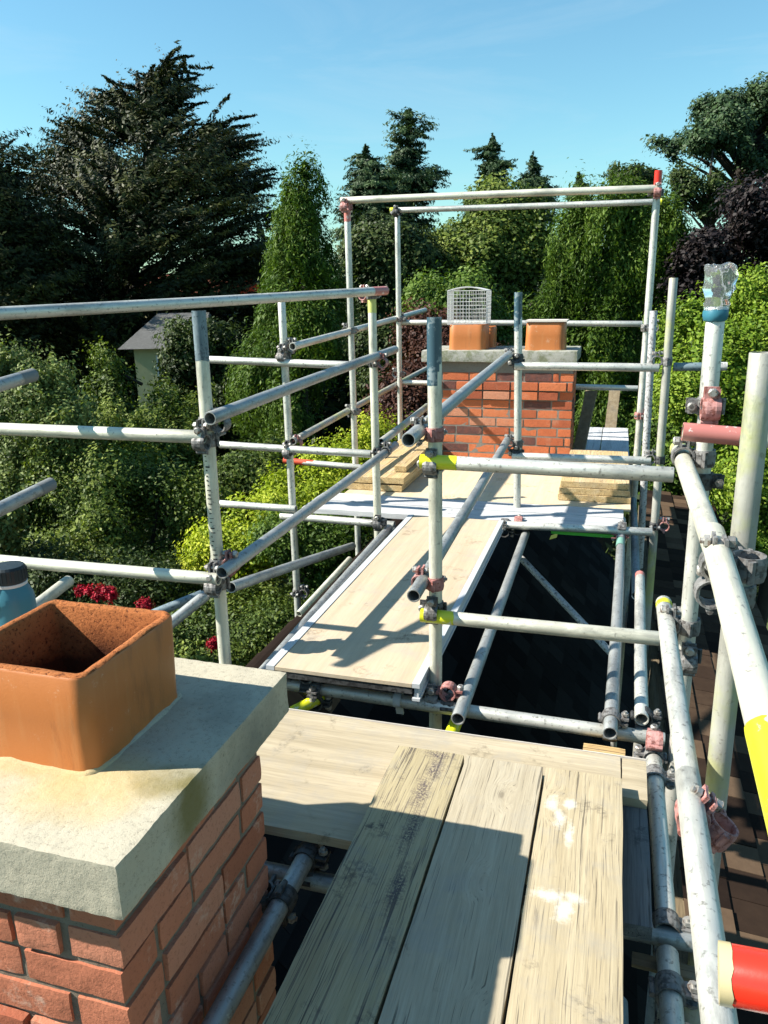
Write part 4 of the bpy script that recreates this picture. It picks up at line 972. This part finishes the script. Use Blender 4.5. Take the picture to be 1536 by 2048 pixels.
    P_ = np.concatenate(P_); N2 = np.concatenate(N2); T_ = np.concatenate(T_); U_ = np.concatenate(U_)
    P_ = P_[:, :]; ok = P_[:, 2] > GZ
    P_, N2, T_, U_ = P_[ok], N2[ok], T_[ok], U_[ok]
    root = empty(name, tuple(base)); tag(root, label, cat, group)
    rb = np.array(base)
    leaves('crown', P_ - rb, N2, lsize * .47 * rng.uniform(.5, 1.5, len(P_)) * (.72 + .75 * (np.sin(P_[:, 0] * 2.1 / clump + 1.3) * np.cos(P_[:, 1] * 1.7 / clump) * np.sin(P_[:, 2] * 2.3 / clump) * .5 + .5)), T_, mat, root, aspect=.34 if kind in ('cypress', 'conifer', 'weep') else .55, up=U_)
    bm = bmesh.new()
    if trunk:
        tw_ = [at(a, b, d=d) - Vector(rb) for a, b in trunk]
        tw_ = [Vector((tw_[0].x, tw_[0].y, 0))] + tw_; nT = len(tw_)
        path(bm, tw_, [trunk_r * (1 - .85 * i / (nT - 1)) for i in range(nT)], 10)
    else:
        topy = min(ys); xm = xs[ys.index(topy)]
        tpt = at(xm, topy + (max(ys) - topy) * .12, d=d) - Vector(rb)
        path(bm, [(0, 0, 0), tpt * .35, tpt * .7, tpt], [trunk_r, trunk_r * .75, trunk_r * .45, trunk_r * .1], 8)
    for i in rng.choice(len(Cc), size=min(limbs, len(Cc)), replace=False):
        e = Vector(Cc[i] - rb); 
        if trunk:
            rx, ry = tips_root(trunk, (X0[i], Y0[i])); s_ = at(rx, ry, d=d) - Vector(rb)
        else: s_ = Vector((axis[i] - rb)); s_.z -= .35 * (e - s_).length
        mid = s_.lerp(e, .5) + Vector((0, 0, .06 * (e - s_).length))
        path(bm, [s_, mid, e], [trunk_r * .28, trunk_r * .16, trunk_r * .04], 5)
    fin('trunk', bm, MAT[bark], root, True)
    return root
def tips_root(trunk, p):
    best = None; want = p[1] + 40
    for it in range(2):
        pts = sorted(trunk, key=lambda q_: -q_[1])
        for (x1, y1), (x2, y2) in zip(pts, pts[1:]):
            if y2 <= want <= y1: best = (x1 + (x2 - x1) * (y1 - want) / (y1 - y2 + 1e-6), want)
        if want > pts[0][1]: best = pts[0]
        if want < pts[-1][1]: best = pts[-1]
        want = p[1] + 35 + .42 * abs(p[0] - best[0])
    return best
exec_trees = True
TG = 'trees beyond the scaffold'
cyp_trunk = [(228, 780), (232, 640), (262, 520), (292, 420), (300, 300), (318, 200), (345, 120)]
cyp_tips = [(62, 326), (95, 300), (110, 268), (128, 240), (158, 236), (170, 205), (186, 178), (214, 182), (232, 170), (272, 152), (288, 150), (322, 120), (362, 94), (388, 112), (352, 132), (392, 158), (372, 176), (396, 172), (380, 196), (416, 204), (386, 232), (400, 240), (515, 228), (500, 250), (522, 268), (500, 290), (520, 318), (470, 262), (552, 338), (545, 372), (548, 350), (430, 258), (450, 246), (90, 335), (60, 345)]
tree('cypress_tree', 'huge dark layered cypress towering at the left', 'tree', [(70, 340), (110, 290), (150, 245), (190, 210), (240, 190), (285, 165), (320, 150), (350, 105), (360, 130), (350, 170), (385, 185), (370, 225), (385, 245), (430, 262), (490, 252), (500, 290), (490, 325), (525, 345), (520, 390), (560, 430), (545, 500), (520, 600), (500, 700), (430, 760), (395, 690), (390, 630), (310, 610), (280, 640), (275, 720), (230, 800), (120, 770), (0, 720), (-40, 560), (-20, 440), (30, 380)],
     27, 'cypress', 'cypress_leaves', 1700, 44, .15, clump=.62, depth=.75, gap=-.12, lump=.5, trunk=cyp_trunk, tips=cyp_tips, limbs=70, trunk_r=.55, group=TG)
tree('conifer_tree', 'black-green conifer cut off by the left edge', 'tree', [(-120, 250), (-20, 320), (25, 345), (60, 400), (85, 480), (75, 600), (60, 700), (-120, 740)], 23, 'cypress', 'cypress_leaves', 520, 58, .14, clump=.7, depth=.8, gap=-.3, trunk=[(-60, 760), (-40, 500), (-20, 330)], tips=[(8, 300), (22, 335), (48, 345), (-5, 330), (70, 395)], limbs=14, trunk_r=.4, group=TG)
tree('weeping_conifer', 'bright green drooping conifer with a pointed top left of the tall posts', 'tree', [(612, 335), (625, 365), (640, 420), (660, 450), (690, 520), (705, 640), (700, 780), (690, 880), (600, 905), (480, 870), (470, 780), (485, 690), (515, 590), (545, 500), (572, 430), (595, 370)], 17, 'weep', 'green_leaves', 950, 60, .085, clump=.46, depth=.8, limbs=20, trunk_r=.25, group=TG, trunk=[(600, 890), (608, 600), (612, 345)], tips=[(612, 326), (604, 345), (622, 350), (594, 372), (634, 378), (584, 398), (646, 405), (574, 430), (656, 430)], lump=.7)
tree('conifer_tree', 'tallest spiky conifer left of centre on the skyline', 'tree', [(820, 222), (832, 250), (828, 280), (848, 300), (838, 320), (860, 335), (894, 345), (870, 375), (850, 420), (860, 520), (850, 640), (700, 640), (690, 470), (720, 400), (760, 350), (785, 330), (800, 270)], 33, 'conifer', 'conifer_leaves', 620, 40, .15, clump=.5, gap=-.3, depth=.8, trunk=[(815, 660), (818, 400), (821, 235)], tips=[(820, 216), (796, 254), (840, 262), (786, 280), (862, 302), (780, 312), (846, 288), (896, 340), (890, 350), (808, 240), (832, 240)], limbs=20, trunk_r=.3, group=TG)
tree('conifer_tree', 'shorter forked conifer beside the tallest one', 'tree', [(732, 295), (748, 325), (768, 345), (790, 380), (790, 460), (690, 490), (680, 410), (706, 345)], 30, 'conifer', 'conifer_leaves', 260, 40, .14, clump=.4, gap=-.3, depth=.8, trunk=[(735, 600), (735, 420), (732, 300)], tips=[(732, 288), (715, 330), (752, 318), (700, 362), (768, 330), (694, 385)], limbs=8, trunk_r=.22, group=TG)
tree('conifer_tree', 'conical conifer above the high rails right of centre', 'tree', [(985, 272), (1000, 310), (1015, 350), (1025, 400), (1040, 470), (920, 470), (945, 400), (955, 340), (972, 300)], 36, 'conifer', 'conifer_leaves', 300, 40, .15, clump=.4, gap=-.3, depth=.9, trunk=[(985, 600), (985, 400), (985, 280)], tips=[(984, 266), (970, 300), (1000, 296), (956, 330), (1016, 334), (950, 362), (1020, 368), (938, 385)], limbs=8, trunk_r=.25, group=TG)
tree('conifer_tree', 'narrow conifer spire right of the conical one', 'tree', [(1067, 312), (1078, 345), (1098, 372), (1105, 440), (1030, 450), (1035, 372), (1055, 345)], 36, 'conifer', 'conifer_leaves', 200, 40, .14, clump=.4, gap=-.3, depth=.9, trunk=[(1068, 560), (1067, 320)], tips=[(1067, 302), (1058, 336), (1078, 332), (1100, 366), (1040, 368)], limbs=6, trunk_r=.22, group=TG)
tree('conifer_tree', 'tiny distant conifer tip left of the red post top', 'tree', [(1158, 350), (1170, 380), (1180, 440), (1140, 440), (1148, 380)], 42, 'conifer', 'conifer_leaves', 80, 40, .15, clump=.3, gap=-.3, depth=.9, trunk=[(1158, 500), (1158, 355)], tips=[(1158, 342), (1146, 370), (1170, 368)], limbs=3, trunk_r=.2, group=TG)
tree('broadleaf_tree', 'rounded mid green tree behind the wire bird guard', 'tree', [(870, 480), (900, 445), (940, 405), (1010, 395), (1070, 385), (1105, 450), (1085, 560), (1040, 620), (990, 660), (930, 680), (870, 650), (850, 560)], 26, 'bush', 'mid_leaves', 620, 62, .13, clump=.62, depth=.7, limbs=12, trunk_r=.3, group=TG)
tree('broadleaf_tree', 'darker tree between the two high posts on the left', 'tree', [(700, 430), (760, 420), (830, 430), (860, 470), (860, 620), (840, 740), (760, 790), (700, 760), (690, 560)], 24, 'bush', 'dark_leaves', 620, 62, .12, clump=.6, depth=.6, limbs=12, trunk_r=.3, group=TG)
tree('weeping_tree', 'large drooping green tree right of the far chimney', 'tree', [(1120, 470), (1160, 430), (1230, 405), (1290, 400), (1330, 440), (1345, 520), (1330, 620), (1320, 760), (1300, 900), (1200, 900), (1130, 860), (1080, 740), (1060, 640), (1085, 560)], 17, 'weep', 'green_leaves', 1050, 60, .09, clump=.48, depth=.7, limbs=16, trunk_r=.3, group=TG)
tree('broadleaf_tree', 'small round-topped trees left of the red post top', 'tree', [(1215, 365), (1240, 345), (1262, 350), (1290, 345), (1310, 370), (1330, 420), (1200, 440)], 34, 'bush', 'dark_leaves', 170, 50, .14, clump=.5, depth=.8, limbs=6, trunk_r=.2, group=TG)
tree('pine_tree', 'tall open-crowned pine with bare limbs at the right edge', 'tree', [(1322, 300), (1345, 285), (1370, 240), (1400, 210), (1450, 195), (1480, 185), (1540, 180), (1600, 200), (1620, 400), (1560, 380), (1500, 330), (1480, 300), (1440, 290), (1400, 330), (1380, 290), (1345, 315)], 27, 'bush', 'conifer_leaves', 1000, 44, .12, clump=.45, gap=.02, lump=1.4, depth=.8, trunk=[(1460, 620), (1465, 480), (1470, 400), (1475, 330), (1500, 250)], limbs=70, trunk_r=.33, group=TG, bark='bark')
tree('pine_tree', 'thin-trunked open tree beside the tall pine', 'tree', [(1340, 360), (1370, 350), (1420, 350), (1460, 340), (1480, 400), (1440, 440), (1380, 420), (1345, 430)], 25, 'bush', 'dark_leaves', 260, 34, .10, clump=.34, gap=.12, depth=1.2, trunk=[(1410, 620), (1412, 480), (1418, 380), (1425, 300)], limbs=60, trunk_r=.18, group=TG, bark='bark')
tree('copper_beech', 'almost black purple-leaved tree below the pine', 'tree', [(1345, 500), (1385, 470), (1430, 430), (1480, 405), (1540, 380), (1640, 360), (1660, 640), (1520, 620), (1440, 610), (1360, 620), (1335, 560)], 16, 'bush', 'purple_leaves', 620, 70, .085, clump=.5, depth=.7, limbs=10, trunk_r=.3, group=TG)
HG = 'garden shrubs around the house'
tree('hedge_shrub', 'tall sunlit yellow-green shrub filling the right edge', 'shrub', [(1340, 640), (1370, 600), (1410, 590), (1460, 590), (1500, 560), (1540, 525), (1640, 480), (1700, 900), (1600, 1120), (1420, 1120), (1400, 980), (1360, 900), (1320, 800)], 8.5, 'bush', 'hedge_leaves', 950, 70, .042, clump=.26, depth=.6, limbs=8, trunk_r=.12, group=HG)
tree('hedge_shrub', 'green shrub glimpsed between the right posts low down', 'shrub', [(1290, 820), (1340, 760), (1400, 800), (1420, 900), (1440, 1060), (1380, 1120), (1300, 1000)], 9.5, 'bush', 'green_leaves', 300, 60, .045, clump=.28, depth=.7, limbs=5, trunk_r=.1, group=HG)
tree('copper_shrub', 'brown-purple leaved shrub left of the far chimney', 'shrub', [(790, 660), (840, 640), (900, 640), (960, 655), (1000, 700), (980, 900), (760, 900), (745, 760)], 11.5, 'bush', 'copper_leaves', 420, 80, .05, clump=.34, depth=.6, limbs=4, trunk_r=.12, group=HG)
tree('garden_shrub', 'sunlit shrub below the round tree behind the chimney pots', 'shrub', [(850, 610), (900, 570), (960, 590), (1010, 620), (1060, 660), (1060, 740), (860, 740)], 14, 'bush', 'green_leaves', 260, 60, .07, clump=.4, depth=.7, limbs=4, trunk_r=.12, group=HG)
tree('garden_shrub', 'lime yellow shrub left of the walkway seen between the slim posts', 'shrub', [(392, 1040), (420, 1000), (480, 1010), (520, 985), (560, 940), (620, 900), (690, 870), (745, 860), (745, 1000), (700, 1090), (620, 1120), (540, 1190), (430, 1200), (395, 1130)], 9.5, 'bush', 'lime_leaves', 420, 70, .04, clump=.27, depth=.6, limbs=4, trunk_r=.08, group=HG)
tree('garden_shrub', 'glossy green shrub under the far deck edge', 'shrub', [(540, 1060), (600, 1030), (700, 1040), (720, 1120), (660, 1200), (560, 1180)], 8.6, 'bush', 'green_leaves', 330, 70, .036, clump=.24, depth=.6, limbs=4, trunk_r=.08, group=HG)
tree('garden_shrub', 'dark leafy shrub at the roof edge below the lime shrub', 'shrub', [(400, 1190), (470, 1185), (560, 1180), (640, 1170), (640, 1260), (560, 1330), (450, 1360), (330, 1360), (330, 1240)], 8.3, 'bush', 'mid_leaves', 420, 70, .036, clump=.24, depth=.5, limbs=4, trunk_r=.08, group=HG)
tree('garden_shrub', 'rounded green shrub behind the ruler-marked post', 'shrub', [(430, 900), (480, 870), (560, 880), (590, 930), (560, 1000), (440, 1010), (410, 950)], 12, 'bush', 'mid_leaves', 300, 60, .055, clump=.33, depth=.7, limbs=4, trunk_r=.1, group=HG)
tree('garden_shrub', 'pale olive shrub at the left edge above the upper rail', 'shrub', [(-60, 720), (30, 715), (70, 740), (130, 760), (150, 860), (130, 960), (40, 1000), (-60, 1000)], 11, 'upright', 'olive_leaves', 480, 60, .05, clump=.34, depth=.6, limbs=5, trunk_r=.1, group=HG)
tree('garden_shrub', 'upright mid green shrub in front of the pale cottage', 'shrub', [(150, 810), (190, 760), (222, 700), (245, 745), (272, 735), (300, 745), (325, 705), (350, 730), (380, 740), (400, 830), (400, 960), (300, 1010), (180, 1000), (130, 900)], 13, 'upright', 'mid_leaves', 620, 62, .055, clump=.4, depth=.6, limbs=5, trunk_r=.12, group=HG)
tree('garden_shrub', 'dark bushy tree hiding the right half of the pale cottage', 'shrub', [(335, 700), (370, 672), (420, 650), (470, 660), (490, 720), (490, 830), (400, 850), (345, 800)], 18, 'bush', 'dark_leaves', 330, 55, .09, clump=.42, depth=.6, limbs=5, trunk_r=.12, group=HG)
tree('garden_shrub', 'wide dark shrub mass below the left rails', 'shrub', [(-60, 980), (60, 960), (200, 930), (330, 930), (410, 980), (430, 1080), (400, 1180), (260, 1210), (100, 1200), (-60, 1220)], 11, 'bush', 'mid_leaves', 850, 62, .048, clump=.36, depth=.5, limbs=5, trunk_r=.1, group=HG)
tree('garden_shrub', 'shaded shrub just above the blue bottle', 'shrub', [(-60, 1100), (100, 1090), (300, 1120), (430, 1130), (430, 1300), (200, 1330), (-60, 1330)], 9.5, 'bush', 'dark_leaves', 500, 62, .042, clump=.3, depth=.5, limbs=4, trunk_r=.1, group=HG)
tree('grass_clump', 'pale spiky grass clump at the left edge', 'plant', [(-20, 1040), (5, 1020), (30, 1050), (38, 1100), (-20, 1110)], 9, 'upright', 'olive_leaves', 60, 40, .07, clump=.2, depth=.8, trunk_r=.02, group=HG)
for i, (cx_, cy_, rx_, lb) in enumerate([(208, 1188, 24, 'large cluster of red flowers above the near clay pot'), (292, 1208, 16, 'small cluster of red flowers right of the larger one'), (426, 1285, 8, 'tiny red bloom beside the post foot'), (160, 1178, 9, 'faint red bloom left of the large red cluster')]):
    poly = [(cx_ + rx_ * math.cos(a), cy_ + rx_ * .55 * math.sin(a)) for a in [2 * math.pi * k_ / 12 for k_ in range(12)]]
    tree('red_flowers', lb, 'flowers', poly, 7.4 if i != 2 else 6.9, 'bush', 'red_petals', int(rx_ * 1.2) + 4, 26, .024, clump=.055, depth=1, trunk_r=.012, group='red flower clusters')
# far background wood
def stuffwood():
    P_, N2, T_ = [], [], []
    for i in range(1500):
        a = rng.uniform(-1.15, 1.15); rr = rng.uniform(42, 62); top = 1.6 + 1.8 * noise.noise(Vector((a * 9, 0, 0))) + .8 * noise.noise(Vector((a * 31, 3, 0)))
        dirv = FW * math.cos(a) + LT * math.sin(a); z = rng.uniform(GZ, top)
        c_ = dirv * rr + np.array([0, 0, z]); m_ = 46; P_.append(c_ + rng.normal(size=(m_, 3)) * np.array([1.2, 1.2, .9])); N2.append(rng.normal(size=(m_, 3)) + np.array([0, 0, .6]) - dirv * .5)
        T_.append(np.clip(rng.uniform(.2, .7) + rng.normal(size=m_) * .15, 0, 1))
    P_ = np.concatenate(P_); leaves('distant_wood', P_, np.concatenate(N2), .34 * rng.uniform(.6, 1.3, len(P_)), np.concatenate(T_), 'dark_leaves', None)['kind'] = 'stuff'
stuffwood()
def midwood():
    P_, N2, T_ = [], [], []
    for i in range(1300):
        a = rng.uniform(-.75, .7); rr = rng.uniform(27, 36) ; z = rng.uniform(GZ, -.6 + .8 * noise.noise(Vector((a * 12, 7, 0))))
        dirv = FW * math.cos(a) + LT * math.sin(a)
        c_ = dirv * rr + np.array([0, 0, z]); m_ = 50; P_.append(c_ + rng.normal(size=(m_, 3)) * np.array([.8, .8, .6])); N2.append(rng.normal(size=(m_, 3)) + np.array([0, 0, .6]))
        T_.append(np.clip(rng.uniform(.1, .6) + rng.normal(size=m_) * .15, 0, 1))
    P_ = np.concatenate(P_); leaves('undergrowth', P_, np.concatenate(N2), .2 * rng.uniform(.6, 1.3, len(P_)), np.concatenate(T_), 'dark_leaves', None)['kind'] = 'stuff'
midwood()
def lowcover():
    n_ = 60000; a = rng.uniform(-.8, .75, n_); rr = rng.uniform(7, 26, n_)
    P_ = (FW[None] * np.cos(a)[:, None] + LT[None] * np.sin(a)[:, None]) * rr[:, None]; P_[:, 2] = GZ + rng.gamma(2, .35, n_)
    leaves('ground_cover', P_, rng.normal(size=(n_, 3)) + np.array([0, 0, 1.]), .12 * rng.uniform(.6, 1.3, n_), rng.uniform(.1, .7, n_), 'dark_leaves', None)['kind'] = 'stuff'
lowcover()
# cottage among the trees
D_ = 21.5
c0 = at(300, 735, d=D_); ct = empty('cottage', (c0.x, c0.y, GZ)); tag(ct, 'pale cottage with a grey roof half hidden under the cypress', 'house')
q_ = Matrix.Rotation(R(18), 4, 'Z'); ct.rotation_euler = (0, 0, R(18))
ez = at(300, 692, d=D_).z - GZ; rz = at(340, 628, d=D_).z - GZ
bm = bmesh.new(); box(bm, (-.40, 0, 0), (.9, 3.6, ez)); fin('wall', bm, MAT['pale_render'], ct)
bm = bmesh.new(); vv = [bm.verts.new(p) for p in ((-.75, -.3, ez - .05), (1.6, -.3, ez - .05), (1.4, 1.8, rz), (-.1, 1.8, rz), (-.75, 3.9, ez - .05), (1.6, 3.9, ez - .05))]
bm.faces.new((vv[0], vv[1], vv[2], vv[3])); bm.faces.new((vv[3], vv[2], vv[5], vv[4])); bm.faces.new((vv[0], vv[3], vv[4])); bm.faces.new((vv[1], vv[5], vv[2]))
bmesh.ops.solidify(bm, geom=bm.faces[:], thickness=.08); fin('roof', bm, MAT['cottage_roof'], ct)
bm = bmesh.new(); box(bm, (.25, -.03, ez - 1.25), (.60, .03, ez - .3)); wd = fin('window', bm, MAT['window_dark'], ct)
bm = bmesh.new()
for a, b in (((.20, -.05, ez - 1.3), (.25, .05, ez - .25)), ((.60, -.05, ez - 1.3), (.65, .05, ez - .25)), ((.25, -.05, ez - .30), (.60, .05, ez - .25)), ((.25, -.05, ez - 1.30), (.60, .05, ez - 1.25))): box(bm, a, b)
fin('frame', bm, MAT['wire'], wd)
# red tiled roof glimpsed through the cypress
c1 = at(350, 590, d=33); rt = empty('red_roofed_house', (c1.x, c1.y, GZ)); tag(rt, 'distant house whose red tiled roof shows through the cypress', 'house')
h_ = c1.z - GZ; bm = bmesh.new(); box(bm, (-2, 0, 0), (2, 4, h_)); fin('wall', bm, MAT['pale_render'], rt)
bm = bmesh.new(); vv = [bm.verts.new(p) for p in ((-2.3, -.3, h_), (2.3, -.3, h_), (2.3, 2, h_ + .9), (-2.3, 2, h_ + .9), (2.3, 4.3, h_), (-2.3, 4.3, h_))]
bm.faces.new((vv[0], vv[1], vv[2], vv[3])); bm.faces.new((vv[3], vv[2], vv[4], vv[5])); bmesh.ops.solidify(bm, geom=bm.faces[:], thickness=.1); fin('roof', bm, MAT['red_tile'], rt)
